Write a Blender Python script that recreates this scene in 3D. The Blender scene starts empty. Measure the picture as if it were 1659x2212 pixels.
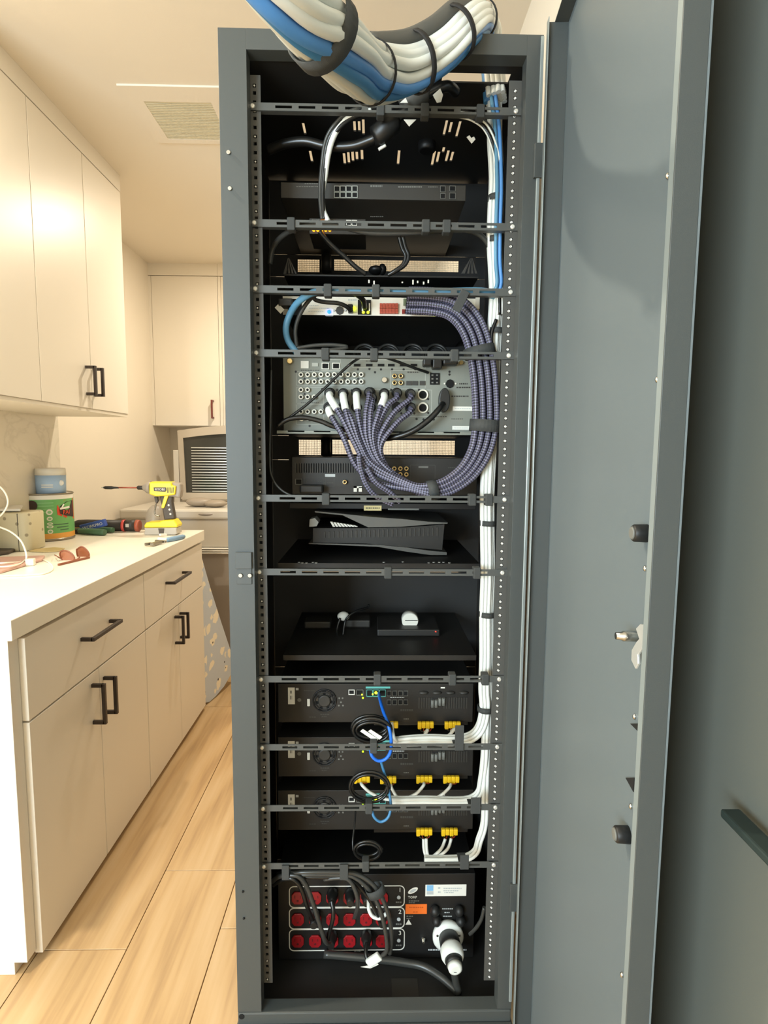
import bpy, math, random
from mathutils import Vector, Matrix
random.seed(7)
C = bpy.context.scene.collection
SC = bpy.context.scene
# ------------------------------------------------------------------ camera
H = 1.308                                  # lens height above the floor
FPX = 1247.5                               # focal length in pixels of a 1659 wide frame
R0 = Vector((0.99976836, -0.02008909, 0.00772388))     # right
R1 = Vector((0.00558809, -0.1042779, -0.9945325))      # down
R2 = Vector((0.02078469, 0.99434529, -0.10414149))     # forward
cam = bpy.data.objects.new('camera', bpy.data.cameras.new('camera'))
C.objects.link(cam)
mw = Matrix((R0, -R1, -R2)).transposed().to_4x4()
mw.translation = Vector((0, 0, H))
cam.matrix_world = mw
cam.data.sensor_fit = 'HORIZONTAL'; cam.data.sensor_width = 36.0
cam.data.lens = FPX / 1659.0 * 36.0
cam.data.clip_start = 0.02
SC.camera = cam

def ray(x, y):
    a, b = (x - 829.5) / FPX, (y - 1106.0) / FPX
    return R0 * a + R1 * b + R2
def P(x, y, Y):                            # point of the photograph on the plane of depth Y
    d = ray(x, y); v = d * (Y / d.y); v.z += H; return v
def PX(x, y, X):
    d = ray(x, y); v = d * (X / d.x); v.z += H; return v
def PZ(x, y, Z):
    d = ray(x, y); v = d * ((Z - H) / d.z); v.z += H; return v

# ------------------------------------------------------------------ world, exposure, daylight
SC.view_settings.view_transform = 'Standard'
SC.view_settings.look = 'None'
SC.view_settings.gamma = 1.0
SC.view_settings.use_curve_mapping = False
SC.view_settings.exposure = 0.26
wd = bpy.data.worlds.new('sky'); SC.world = wd; wd.use_nodes = True
wd.node_tree.nodes['Background'].inputs[0].default_value = (0.62, 0.80, 1.0, 1)
wd.node_tree.nodes['Background'].inputs[1].default_value = 1.0

def area(name, loc, rot, sx, sy, power, col, disk=False):
    l = bpy.data.lights.new(name, 'AREA'); l.shape = 'DISK' if disk else 'RECTANGLE'
    l.size = sx
    if not disk: l.size_y = sy
    l.energy = power; l.color = col
    o = bpy.data.objects.new(name, l); C.objects.link(o)
    o.location = loc; o.rotation_euler = rot
    return o
# daylight entering by the window in the wall behind the photographer
area('window_daylight', (-2.15, -2.28, 1.45), (math.radians(90), 0, math.radians(-22)), 1.7, 1.5, 172, (0.74, 0.90, 1.0))
WARM = (1.0, 0.89, 0.71)

# ------------------------------------------------------------------ materials
def lin(c):
    c = c / 255.0
    return c / 12.92 if c <= 0.04045 else ((c + 0.055) / 1.055) ** 2.4
def hexcol(h):
    return (lin(int(h[0:2], 16)), lin(int(h[2:4], 16)), lin(int(h[4:6], 16)), 1)
def mat(name, h, rough=0.5, metal=0.0, emit=0.0, bump=0.0, bscale=400.0, spec=None, var=0.0, vscale=6.0, trans=0.0, coat=0.0):
    m = bpy.data.materials.new(name); m.use_nodes = True
    nt = m.node_tree; b = nt.nodes['Principled BSDF']
    col = hexcol(h)
    b.inputs['Base Color'].default_value = col
    b.inputs['Roughness'].default_value = rough
    b.inputs['Metallic'].default_value = metal
    if spec is not None: b.inputs['Specular IOR Level'].default_value = spec
    if trans: b.inputs['Transmission Weight'].default_value = trans
    if coat: b.inputs['Coat Weight'].default_value = coat
    if emit:
        b.inputs['Emission Color'].default_value = col
        b.inputs['Emission Strength'].default_value = emit
    if bump or var:
        tc = nt.nodes.new('ShaderNodeTexCoord')
    if bump:
        n = nt.nodes.new('ShaderNodeTexNoise'); n.inputs['Scale'].default_value = bscale; n.inputs['Detail'].default_value = 2
        bp = nt.nodes.new('ShaderNodeBump'); bp.inputs['Strength'].default_value = bump; bp.inputs['Distance'].default_value = 0.001
        nt.links.new(tc.outputs['Object'], n.inputs['Vector'])
        nt.links.new(n.outputs['Fac'], bp.inputs['Height']); nt.links.new(bp.outputs['Normal'], b.inputs['Normal'])
    if var:
        n2 = nt.nodes.new('ShaderNodeTexNoise'); n2.inputs['Scale'].default_value = vscale; n2.inputs['Detail'].default_value = 4
        nt.links.new(tc.outputs['Object'], n2.inputs['Vector'])
        mr = nt.nodes.new('ShaderNodeMapRange'); mr.inputs['To Min'].default_value = 1 - var; mr.inputs['To Max'].default_value = 1 + var
        nt.links.new(n2.outputs['Fac'], mr.inputs['Value'])
        mx = nt.nodes.new('ShaderNodeVectorMath'); mx.operation = 'MULTIPLY'
        mx.inputs[0].default_value = col[:3]
        nt.links.new(mr.outputs['Result'], mx.inputs[1]); nt.links.new(mx.outputs['Vector'], b.inputs['Base Color'])
    return m
M = {}
def mk(name, *a, **k): M[name] = mat(name, *a, **k)
mk('wall', 'e6dccb', 0.75, bump=0.08, bscale=300)
mk('ceiling', 'e6dccb', 0.85, bump=0.12, bscale=250)
mk('cab', 'e9e1d3', 0.38)
mk('cab_box', 'e4dccd', 0.5)
mk('rack', '454948', 0.48, bump=0.10, bscale=1400)
mk('rack_door', '6b7477', 0.36, bump=0.10, bscale=1400, var=0.05, vscale=3)
mk('rack_in', '262523', 0.55, bump=0.08, bscale=900)
mk('rail', '4b4b48', 0.5, bump=0.06, bscale=900)
mk('bar', '4c4e4c', 0.45)
mk('steel', 'c9c9c4', 0.25, metal=1.0)
mk('zinc', 'e8e8e2', 0.35, metal=0.6)
mk('dev_black', '161514', 0.5, bump=0.05, bscale=700)
mk('dev_dark', '211f1c', 0.5, bump=0.05, bscale=700)
mk('dev_mid', '33312d', 0.5)
mk('hole', '0a0a0a', 0.9)
mk('dev_grey', '80837a', 0.5, bump=0.05, bscale=900)
mk('print_line', 'b4b6ad', 0.6)
mk('print_white', 'e8e6dc', 0.6)
mk('print_grey', '6f6f69', 0.6)
mk('print_dim', '3f3f3b', 0.6)
mk('dev_white', 'e4e0d3', 0.45)
mk('gold', 'd8bd84', 0.3, metal=0.9)
mk('rca_white', 'e3dfd0', 0.35)
mk('plastic_black', '161615', 0.42)
mk('rubber', '1c1c1b', 0.5)
mk('cord_black', '191918', 0.3)
mk('cord_grey', '3b3b38', 0.32)
mk('strap', '3c3e3d', 0.8, bump=0.3, bscale=900)
mk('strap_black', '1f1e1d', 0.75, bump=0.3, bscale=900)
mk('white_cable', 'e9ebe4', 0.45)
mk('cream_cable', 'd9d6c6', 0.45)
mk('blue_cable', '5590d0', 0.42)
mk('blue_cable_dark', '427fae', 0.45)
mk('bright_blue', '1f6fe0', 0.4)
mk('grey_sleeve', '55544f', 0.6)
mk('steel_blue', '5f92b0', 0.45)
mk('amber', 'ff9a10', 0.4, emit=6)
mk('led_yellow', 'd8f020', 0.4, emit=5)
mk('led_green', 'a8e818', 0.4, emit=3)
mk('led_blue', '1850ff', 0.4, emit=5)
mk('led_red', 'ff3020', 0.4, emit=5)
mk('term_red', 'b04a34', 0.5)
mk('term_red_dark', '8c2820', 0.5)
mk('term_green', '6c7a5e', 0.5)
mk('yellow_plug', 'f2c51c', 0.4)
mk('wire_red', 'a03628', 0.5)
mk('outlet_red', '96181f', 0.3)
mk('outlet_slot', '5a0c10', 0.6)
mk('orange', 'f07428', 0.5)
mk('label_blue', '7db4dc', 0.5)
mk('label_grey', 'b8bcbc', 0.6)
mk('label_cream', 'e3cf92', 0.6)
mk('teal', '5fb0a8', 0.5)
mk('handle_black', '2b211c', 0.4)
mk('handle_brown', '6e2c22', 0.4)
mk('quartz', 'f3ecdc', 0.28, var=0.03, vscale=4)
mk('grille', 'd6cdb0', 0.8)
mk('white_plastic', 'eae6dc', 0.4)
mk('cream_plastic', 'dfd6c4', 0.45)
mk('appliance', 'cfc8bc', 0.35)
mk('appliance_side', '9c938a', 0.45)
mk('stainless', '8e8980', 0.3, metal=0.6)
mk('dark_glass', '3a3a36', 0.08)
mk('reflection_pale', 'd8d4c8', 0.25, metal=0.5)
mk('paint_green', '6cab63', 0.4)
mk('paint_green_lt', '8fc28a', 0.45)
mk('paint_amber', 'e0a048', 0.4)
mk('can_metal', '8f8778', 0.3, metal=0.8)
mk('can_white', 'ece6da', 0.4)
mk('badge_red', 'd84a2c', 0.45)
mk('badge_dark', '3c2a26', 0.45)
mk('tub_blue', 'a4c0e0', 0.45)
mk('tub_lid', 'ddd8cc', 0.4)
mk('tool_yellow', 'ead22c', 0.38)
mk('tool_grey', '9b8f80', 0.45)
mk('tool_dark', '4d4338', 0.55)
mk('tool_black', '2b2622', 0.5)
mk('battery_grey', 'b3aca0', 0.45)
mk('knife_blue', '3e58a8', 0.4)
mk('grip_green', '46684c', 0.5)
mk('grip_blue', '7c9cb8', 0.45)
mk('torch_red', 'cc4a40', 0.4)
mk('bit_red', 'a05038', 0.4)
mk('lens_brown', '9a5f42', 0.15, coat=0.5)
mk('frame_brown', '8a4d30', 0.35)
mk('reflection_tan', 'c9b27c', 0.4)
mk('pink_cover', 'cfa697', 0.5)
mk('cable_white', 'f4efdc', 0.45)
mk('door_paint', '6a6c64', 0.5, bump=0.06, bscale=900)
mk('lever', '37423f', 0.4, metal=0.3)
mk('shell_grey', '5c5b57', 0.35)
mk('lid_plastic', 'b9ad9b', 0.4)
mk('bulb', 'ffe2b4', 0.4, emit=18)
mk('frame_edge', '9aa3a2', 0.35, metal=0.3)

def nodes(name, rough=0.5):
    m = bpy.data.materials.new(name); m.use_nodes = True; M[name] = m
    nt = m.node_tree; b = nt.nodes['Principled BSDF']; b.inputs['Roughness'].default_value = rough
    return nt, b
def ramp(nt, stops, interp='LINEAR'):
    r = nt.nodes.new('ShaderNodeValToRGB'); e = r.color_ramp; e.interpolation = interp
    e.elements[0].position = stops[0][0]; e.elements[0].color = hexcol(stops[0][1])
    e.elements[1].position = stops[1][0]; e.elements[1].color = hexcol(stops[1][1])
    for p, h in stops[2:]:
        x = e.elements.new(p); x.color = hexcol(h)
    return r
# oak planks: long grain with cathedral figure, shifted per plank
nt, b = nodes('oak', 0.45)
tc = nt.nodes.new('ShaderNodeTexCoord'); oi = nt.nodes.new('ShaderNodeObjectInfo')
ad = nt.nodes.new('ShaderNodeVectorMath'); ad.operation = 'ADD'
sc_ = nt.nodes.new('ShaderNodeVectorMath'); sc_.operation = 'SCALE'; sc_.inputs['Scale'].default_value = 30.0
cb = nt.nodes.new('ShaderNodeCombineXYZ')
nt.links.new(oi.outputs['Random'], cb.inputs[0]); nt.links.new(oi.outputs['Random'], cb.inputs[1])
nt.links.new(cb.outputs[0], sc_.inputs[0])
nt.links.new(tc.outputs['Object'], ad.inputs[0]); nt.links.new(sc_.outputs['Vector'], ad.inputs[1])
mp = nt.nodes.new('ShaderNodeMapping'); mp.inputs['Scale'].default_value = (1.0, 0.16, 1.0)
nt.links.new(ad.outputs['Vector'], mp.inputs['Vector'])
wv = nt.nodes.new('ShaderNodeTexWave'); wv.bands_direction = 'X'; wv.inputs['Scale'].default_value = 3.0
wv.inputs['Distortion'].default_value = 14.0; wv.inputs['Detail'].default_value = 3; wv.inputs['Detail Scale'].default_value = 1.2
nt.links.new(mp.outputs['Vector'], wv.inputs['Vector'])
ns = nt.nodes.new('ShaderNodeTexNoise'); ns.inputs['Scale'].default_value = 60; ns.inputs['Detail'].default_value = 5
mp2 = nt.nodes.new('ShaderNodeMapping'); mp2.inputs['Scale'].default_value = (1.0, 0.05, 1.0)
nt.links.new(ad.outputs['Vector'], mp2.inputs['Vector']); nt.links.new(mp2.outputs['Vector'], ns.inputs['Vector'])
mxn = nt.nodes.new('ShaderNodeMix'); mxn.data_type = 'FLOAT'; mxn.inputs[0].default_value = 0.7
nt.links.new(wv.outputs['Fac'], mxn.inputs[2]); nt.links.new(ns.outputs['Fac'], mxn.inputs[3])
rp = ramp(nt, [(0.2, 'ab8a62'), (0.75, 'cdae84'), (0.45, 'c3a174')])
nt.links.new(mxn.outputs[0], rp.inputs['Fac']); nt.links.new(rp.outputs['Color'], b.inputs['Base Color'])
bp = nt.nodes.new('ShaderNodeBump'); bp.inputs['Strength'].default_value = 0.08; bp.inputs['Distance'].default_value = 0.001
nt.links.new(mxn.outputs[0], bp.inputs['Height']); nt.links.new(bp.outputs['Normal'], b.inputs['Normal'])
# marble splashback
nt, b = nodes('marble', 0.25)
tc = nt.nodes.new('ShaderNodeTexCoord')
n1 = nt.nodes.new('ShaderNodeTexNoise'); n1.inputs['Scale'].default_value = 3.5; n1.inputs['Detail'].default_value = 6; n1.inputs['Distortion'].default_value = 1.6
nt.links.new(tc.outputs['Object'], n1.inputs['Vector'])
rp = ramp(nt, [(0.0, 'e0d8c6'), (1.0, 'e0d8c6'), (0.47, 'ddd4c2'), (0.50, 'd3cab8'), (0.53, 'dcd3c1')])
nt.links.new(n1.outputs['Fac'], rp.inputs['Fac']); nt.links.new(rp.outputs['Color'], b.inputs['Base Color'])
# woven sleeve of the audio cables
nt, b = nodes('braid', 0.5)
tc = nt.nodes.new('ShaderNodeTexCoord')
ck = nt.nodes.new('ShaderNodeTexChecker'); ck.inputs['Scale'].default_value = 1.0
ck.inputs['Color1'].default_value = hexcol('77748c'); ck.inputs['Color2'].default_value = hexcol('1d1c23')
mpb = nt.nodes.new('ShaderNodeMapping'); mpb.inputs['Rotation'].default_value = (0, 0, math.radians(45)); mpb.inputs['Scale'].default_value = (1, 1, 1)
nt.links.new(tc.outputs['UV'], mpb.inputs['Vector']); nt.links.new(mpb.outputs['Vector'], ck.inputs['Vector'])
nt.links.new(ck.outputs['Color'], b.inputs['Base Color'])
# terrazzo speckle
nt, b = nodes('terrazzo', 0.55)
tc = nt.nodes.new('ShaderNodeTexCoord')
vo = nt.nodes.new('ShaderNodeTexVoronoi'); vo.inputs['Scale'].default_value = 26
nt.links.new(tc.outputs['Object'], vo.inputs['Vector'])
rp = ramp(nt, [(0.0, '8f8468'), (1.0, 'cdc3a2'), (0.16, '9c9074'), (0.2, 'cdc3a2')])
nt.links.new(vo.outputs['Distance'], rp.inputs['Fac']); nt.links.new(rp.outputs['Color'], b.inputs['Base Color'])
# ironing board cover: pale blue cloth with cream petals and dark dots
nt, b = nodes('board_cloth', 0.8)
tc = nt.nodes.new('ShaderNodeTexCoord')
vo = nt.nodes.new('ShaderNodeTexVoronoi'); vo.inputs['Scale'].default_value = 15; vo.inputs['Randomness'].default_value = 0.8
nzz = nt.nodes.new('ShaderNodeTexNoise'); nzz.inputs['Scale'].default_value = 18
nt.links.new(tc.outputs['Object'], nzz.inputs['Vector'])
mxv = nt.nodes.new('ShaderNodeMix'); mxv.data_type = 'VECTOR'; mxv.inputs[0].default_value = 0.06
nt.links.new(tc.outputs['Object'], mxv.inputs[4]); nt.links.new(nzz.outputs['Color'], mxv.inputs[5])
nt.links.new(mxv.outputs[1], vo.inputs['Vector'])
rp = ramp(nt, [(0.0, 'f6eedb'), (1.0, 'c6d0de'), (0.33, 'f6eedb'), (0.36, 'c6d0de')])
nt.links.new(vo.outputs['Distance'], rp.inputs['Fac'])
vo2 = nt.nodes.new('ShaderNodeTexVoronoi'); vo2.inputs['Scale'].default_value = 12
nt.links.new(tc.outputs['Object'], vo2.inputs['Vector'])
rp2 = ramp(nt, [(0.0, '3a3c48'), (1.0, 'ffffff'), (0.07, '3a3c48'), (0.09, 'ffffff')])
nt.links.new(vo2.outputs['Distance'], rp2.inputs['Fac'])
mu = nt.nodes.new('ShaderNodeVectorMath'); mu.operation = 'MULTIPLY'
nt.links.new(rp.outputs['Color'], mu.inputs[0]); nt.links.new(rp2.outputs['Color'], mu.inputs[1])
nt.links.new(mu.outputs['Vector'], b.inputs['Base Color'])

# ------------------------------------------------------------------ mesh helpers
ORG = {}
def link(o, parent=None, world=None):
    C.objects.link(o)
    w = Vector(world) if world is not None else Vector((0, 0, 0))
    if parent:
        o.parent = parent; o.location = w - ORG[parent.name]
    else:
        o.location = w
    ORG[o.name] = w
    return o
def tag(o, label=None, cat=None, group=None, kind=None):
    if label: o['label'] = label
    if cat: o['category'] = cat
    if group: o['group'] = group
    if kind: o['kind'] = kind
    return o
def thing(name, label, cat, loc, group=None):
    o = bpy.data.objects.new(name, None); o.empty_display_size = 0.05
    link(o, None, loc); return tag(o, label, cat, group)

class MB:
    def __init__(s): s.v = []; s.f = []; s.sm = []; s.uv = {}
    def add(s, vs, fs, smooth=False):
        n = len(s.v); s.v += [Vector(v) for v in vs]
        for f in fs: s.f.append([i + n for i in f]); s.sm.append(smooth)
        return s
    def box(s, x0, x1, y0, y1, z0, z1):
        x0, x1 = min(x0, x1), max(x0, x1); y0, y1 = min(y0, y1), max(y0, y1); z0, z1 = min(z0, z1), max(z0, z1)
        return s.add([(x0, y0, z0), (x1, y0, z0), (x1, y1, z0), (x0, y1, z0), (x0, y0, z1), (x1, y0, z1), (x1, y1, z1), (x0, y1, z1)],
              [(0, 3, 2, 1), (4, 5, 6, 7), (0, 1, 5, 4), (1, 2, 6, 5), (2, 3, 7, 6), (3, 0, 4, 7)])
    def obox(s, c, ax, ay, az):            # oriented box: centre and three half axes
        c, ax, ay, az = Vector(c), Vector(ax), Vector(ay), Vector(az)
        if ax.cross(ay).dot(az) < 0: ax = -ax
        vs = [c + ax * i + ay * j + az * k for k in (-1, 1) for (i, j) in ((-1, -1), (1, -1), (1, 1), (-1, 1))]
        return s.add(vs, [(0, 3, 2, 1), (4, 5, 6, 7), (0, 1, 5, 4), (1, 2, 6, 5), (2, 3, 7, 6), (3, 0, 4, 7)])
    def bar(s, p, q, w, h, up=(0, 0, 1)):
        p, q = Vector(p), Vector(q); d = (q - p) / 2; t = d.normalized(); u = Vector(up)
        a = t.cross(u).normalized(); b_ = a.cross(t).normalized()
        return s.obox((p + q) / 2, d, a * (w / 2), b_ * (h / 2))
    def prism(s, pts, ext, smooth=False):  # planar polygon (3d points) swept by the vector ext
        pts = [Vector(p) for p in pts]; ext = Vector(ext); n = len(pts)
        nrm = Vector((0, 0, 0))
        for i in range(n):
            a, b_ = pts[i], pts[(i + 1) % n]; nrm += (a - pts[0]).cross(b_ - pts[0])
        if nrm.dot(ext) > 0: pts = pts[::-1]
        s.add(pts, [tuple(range(n))])
        s.add([p + ext for p in pts], [tuple(range(n))[::-1]])
        m = len(s.v) - 2 * n
        for i in range(n):
            j = (i + 1) % n
            s.f.append([m + j, m + i, m + n + i, m + n + j]); s.sm.append(smooth)
        return s
    def tube(s, pts, r, seg=8, uvs=None, caps=True):
        pts = [Vector(p) for p in pts]; n = len(pts)
        rr = r if isinstance(r, (list, tuple)) else [r] * n
        base = len(s.v); nrm = None; ln = 0.0
        for i in range(n):
            t = (pts[min(i + 1, n - 1)] - pts[max(i - 1, 0)])
            t = t.normalized() if t.length > 1e-9 else Vector((0, 0, 1))
            if nrm is None:
                nrm = t.cross(Vector((0.31, 0.17, 0.93)))
                if nrm.length < 1e-3: nrm = t.cross(Vector((1, 0, 0)))
                nrm.normalize()
            else:
                nrm = nrm - t * nrm.dot(t)
                nrm.normalize()
            bn = t.cross(nrm)
            if i: ln += (pts[i] - pts[i - 1]).length
            for k in range(seg):
                a = 2 * math.pi * k / seg
                s.v.append(pts[i] + (nrm * math.cos(a) + bn * math.sin(a)) * rr[i])
                if uvs: s.uv[len(s.v) - 1] = (k * uvs[0] / seg, ln * uvs[1])
        for i in range(n - 1):
            for k in range(seg):
                k2 = (k + 1) % seg
                s.f.append([base + i * seg + k, base + i * seg + k2, base + (i + 1) * seg + k2, base + (i + 1) * seg + k]); s.sm.append(True)
        if caps:
            s.f.append([base + k for k in range(seg)][::-1]); s.sm.append(False)
            s.f.append([base + (n - 1) * seg + k for k in range(seg)]); s.sm.append(False)
        return s
    def cyl(s, p, q, r, seg=14, r2=None):
        return s.tube([p, q], [r, r if r2 is None else r2], seg)
    def lathe(s, c, axis, prof, seg=20):   # prof: (along, radius) list
        c, axis = Vector(c), Vector(axis).normalized()
        a = axis.orthogonal().normalized(); b_ = axis.cross(a); base = len(s.v); n = len(prof)
        for (h, r) in prof:
            for k in range(seg):
                t = 2 * math.pi * k / seg
                s.v.append(c + axis * h + (a * math.cos(t) + b_ * math.sin(t)) * r)
        for i in range(n - 1):
            for k in range(seg):
                k2 = (k + 1) % seg
                s.f.append([base + i * seg + k, base + i * seg + k2, base + (i + 1) * seg + k2, base + (i + 1) * seg + k])
                s.sm.append(True)
        s.f.append([base + k for k in range(seg)][::-1]); s.sm.append(False)
        s.f.append([base + (n - 1) * seg + k for k in range(seg)]); s.sm.append(False)
        return s
    def sphere(s, c, rx, ry=None, rz=None, seg=12, rings=8):
        ry = ry or rx; rz = rz or rx; c = Vector(c); base = len(s.v)
        for i in range(1, rings):
            a = math.pi * i / rings
            for k in range(seg):
                t = 2 * math.pi * k / seg
                s.v.append(c + Vector((rx * math.sin(a) * math.cos(t), ry * math.sin(a) * math.sin(t), rz * math.cos(a))))
        s.v.append(c + Vector((0, 0, rz))); s.v.append(c - Vector((0, 0, rz))); T = len(s.v) - 2
        for i in range(rings - 2):
            for k in range(seg):
                k2 = (k + 1) % seg
                s.f.append([base + i * seg + k, base + (i + 1) * seg + k, base + (i + 1) * seg + k2, base + i * seg + k2]); s.sm.append(True)
        for k in range(seg):
            k2 = (k + 1) % seg
            s.f.append([T, base + k, base + k2]); s.sm.append(True)
            s.f.append([T + 1, base + (rings - 2) * seg + k2, base + (rings - 2) * seg + k]); s.sm.append(True)
        return s
    def panel(s, o, u, v, n, W, Hh, th, holes):   # plate with real rectangular holes (u0,u1,v0,v1)
        o, u, v, n = Vector(o), Vector(u), Vector(v), Vector(n)
        us = sorted({0.0, W} | {h[0] for h in holes} | {h[1] for h in holes})
        vs = sorted({0.0, Hh} | {h[2] for h in holes} | {h[3] for h in holes})
        def solid(i, j):
            if i < 0 or j < 0 or i >= len(us) - 1 or j >= len(vs) - 1: return False
            cu, cv = (us[i] + us[i + 1]) / 2, (vs[j] + vs[j + 1]) / 2
            return not any(h[0] < cu < h[1] and h[2] < cv < h[3] for h in holes)
        pt = lambda a, b_, d: o + u * a + v * b_ + n * d
        for i in range(len(us) - 1):
            for j in range(len(vs) - 1):
                if not solid(i, j): continue
                a0, a1, b0, b1 = us[i], us[i + 1], vs[j], vs[j + 1]
                s.add([pt(a0, b0, th), pt(a1, b0, th), pt(a1, b1, th), pt(a0, b1, th)], [(0, 1, 2, 3)])
                s.add([pt(a0, b0, 0), pt(a1, b0, 0), pt(a1, b1, 0), pt(a0, b1, 0)], [(3, 2, 1, 0)])
                if not solid(i - 1, j): s.add([pt(a0, b0, 0), pt(a0, b0, th), pt(a0, b1, th), pt(a0, b1, 0)], [(0, 1, 2, 3)])
                if not solid(i + 1, j): s.add([pt(a1, b0, 0), pt(a1, b0, th), pt(a1, b1, th), pt(a1, b1, 0)], [(3, 2, 1, 0)])
                if not solid(i, j - 1): s.add([pt(a0, b0, 0), pt(a1, b0, 0), pt(a1, b0, th), pt(a0, b0, th)], [(0, 1, 2, 3)])
                if not solid(i, j + 1): s.add([pt(a0, b1, 0), pt(a1, b1, 0), pt(a1, b1, th), pt(a0, b1, th)], [(3, 2, 1, 0)])
        return s
    def build(s, name, m, parent=None, bevel=0.0, kind=None, label=None, seg=2):
        lo = Vector((min(p.x for p in s.v), min(p.y for p in s.v), min(p.z for p in s.v)))
        hi = Vector((max(p.x for p in s.v), max(p.y for p in s.v), max(p.z for p in s.v)))
        org = (lo + hi) / 2
        if not parent: org.z = lo.z
        me = bpy.data.meshes.new(name)
        me.from_pydata([tuple(p - org) for p in s.v], [], s.f)
        me.polygons.foreach_set('use_smooth', s.sm)
        if s.uv:
            ul = me.uv_layers.new(name='uv')
            for lp in me.loops: ul.data[lp.index].uv = s.uv.get(lp.vertex_index, (0, 0))
        me.materials.append(M[m] if isinstance(m, str) else m)
        me.update()
        o = bpy.data.objects.new(name, me); link(o, parent, org)
        if bevel:
            bm_ = o.modifiers.new('bevel', 'BEVEL'); bm_.width = bevel; bm_.segments = seg; bm_.limit_method = 'ANGLE'
        if kind: o['kind'] = kind
        if label: o['label'] = label
        return o
def box(name, m, x0, x1, y0, y1, z0, z1, parent=None, bevel=0.0, kind=None, label=None):
    return MB().box(x0, x1, y0, y1, z0, z1).build(name, m, parent, bevel, kind, label)
def inst(src, name, loc, parent=None, m=None):
    o = bpy.data.objects.new(name, src.data if hasattr(src, 'data') else src)
    link(o, parent, loc); return o
def smooth(pts, n=6):                       # Catmull-Rom through the points
    pts = [Vector(p) for p in pts]; out = []
    for i in range(len(pts) - 1):
        p0, p1, p2, p3 = pts[max(i - 1, 0)], pts[i], pts[i + 1], pts[min(i + 2, len(pts) - 1)]
        for k in range(n):
            t = k / n
            out.append(0.5 * ((2 * p1) + (p2 - p0) * t + (2 * p0 - 5 * p1 + 4 * p2 - p3) * t * t + (3 * p1 - p0 - 3 * p2 + p3) * t ** 3))
    out.append(pts[-1]); return out
def text(name, s, size, o, u, v, m, parent, ext=0.0002, align='CENTER'):
    cu = bpy.data.curves.new('t', 'FONT'); cu.body = s; cu.size = size; cu.extrude = ext; cu.align_x = align; cu.align_y = 'CENTER'
    cu.resolution_u = 2
    t = bpy.data.objects.new('t', cu); C.objects.link(t)
    dg = bpy.context.evaluated_depsgraph_get()
    me = bpy.data.meshes.new_from_object(t.evaluated_get(dg))
    bpy.data.objects.remove(t)
    o, u, v = Vector(o), Vector(u), Vector(v); n = u.cross(v)
    b = MB()
    b.add([o + u * q.co.x + v * q.co.y + n * q.co.z for q in me.vertices], [list(p.vertices) for p in me.polygons])
    return b.build(name, m, parent)
UX, UZ, NY = Vector((1, 0, 0)), Vector((0, 0, 1)), Vector((0, -1, 0))
def facebox(b, x0, y0, x1, y1, Y, d=0.001, back=0.0):     # a plate lying on the plane Y, given by its corners in the photograph
    p, q = P(x0, y0, Y), P(x1, y1, Y)
    return b.box(p.x, q.x, Y - d, Y + back, q.z, p.z)
def plate(name, m, x0, y0, x1, y1, Y, parent, d=0.001, bevel=0, label=None):
    return facebox(MB(), x0, y0, x1, y1, Y, d).build(name, m, parent, bevel, label=label)
def knob(name, m, x, y, Y, r, d, parent, seg=14, label=None):
    p = P(x, y, Y); return MB().lathe((p.x, Y, p.z), (0, -1, 0), [(0, r), (d * 0.85, r), (d, r * 0.85)], seg).build(name, m, parent, label=label)
def cable(name, m, pts, r, label, cat='cable', group=None, seg=8, n=6):
    o = MB().tube(smooth(pts, n), r, seg).build(name, m); return tag(o, label, cat, group)

# ================================================================== SETTING
XL, XR, YF_, YN, ZC = -1.45, 0.415, 4.20, -2.40, 2.50
fl = box('floor', 'oak', -3.7, XR + .1, YN - .1, YF_ + .1, -0.06, -0.012); tag(fl, kind='structure')
pw = 0.228; plank0 = None
for k in range(-1, 5):                                   # boards run away from the lens, each a piece of its own
    x0 = -0.638 + pw * (k - 0); x1 = x0 + pw - 0.0022
    ends = [0.55, 1.693, 3.02, 4.2] if k == 0 else ([0.55, 1.406, 2.86, 4.2] if k == -1 else [0.55, 1.1 + 0.37 * ((k * 5) % 4), 2.5 + 0.31 * ((k * 3) % 4), 4.2])
    for a, b_ in zip(ends[:-1], ends[1:]):
        box('plank', 'oak', x0, min(x1, XR), a, b_ - 0.0022, -0.012, 0.0, fl, 0.0012)
for a, b_ in ((YN, -1.2), (-1.2, 0.5478)):
    for k in range(-13, 5):
        x0 = -0.638 + pw * k
        box('plank', 'oak', max(x0, -3.6), min(x0 + pw - .0022, XR), a, b_ - .0022, -0.012, 0.0, fl)
for k in (-4, -3, -2):
    x0 = -0.638 + pw * k
    box('plank', 'oak', max(x0, XL), x0 + pw - .0022, .55, 4.2, -0.012, 0.0, fl)
XW, YS = -3.60, 1.24                                    # the room widens to the left on the photographer's side
tag(box('wall_left', 'wall', XL - .1, XL, YS, YF_, 0, ZC), kind='structure')
tag(box('wall_back', 'wall', XL - .1, XR + .1, YF_, YF_ + .1, 0, ZC), kind='structure')
tag(box('wall_right', 'wall', XR, XR + .1, YN, YF_, 0, ZC), kind='structure')
tag(box('wall_side', 'wall', XW - .1, XW, YN, YS, 0, ZC), kind='structure')
tag(box('wall_return', 'wall', XW - .1, XL - .1, YS, YS + .1, 0, ZC), kind='structure')
tag(box('ceiling', 'ceiling', XW - .1, XR + .1, YN - .1, YF_ + .1, ZC, ZC + .1), kind='structure')
wf = MB().panel((XW - .1, YN, 0), (1, 0, 0), (0, 0, 1), (0, -1, 0), XR - XW + .1, ZC, 0.1, [(0.65, 2.45, 0.70, 2.25)]).build('wall_front', 'wall'); tag(wf, kind='structure')
wn = MB()
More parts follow.
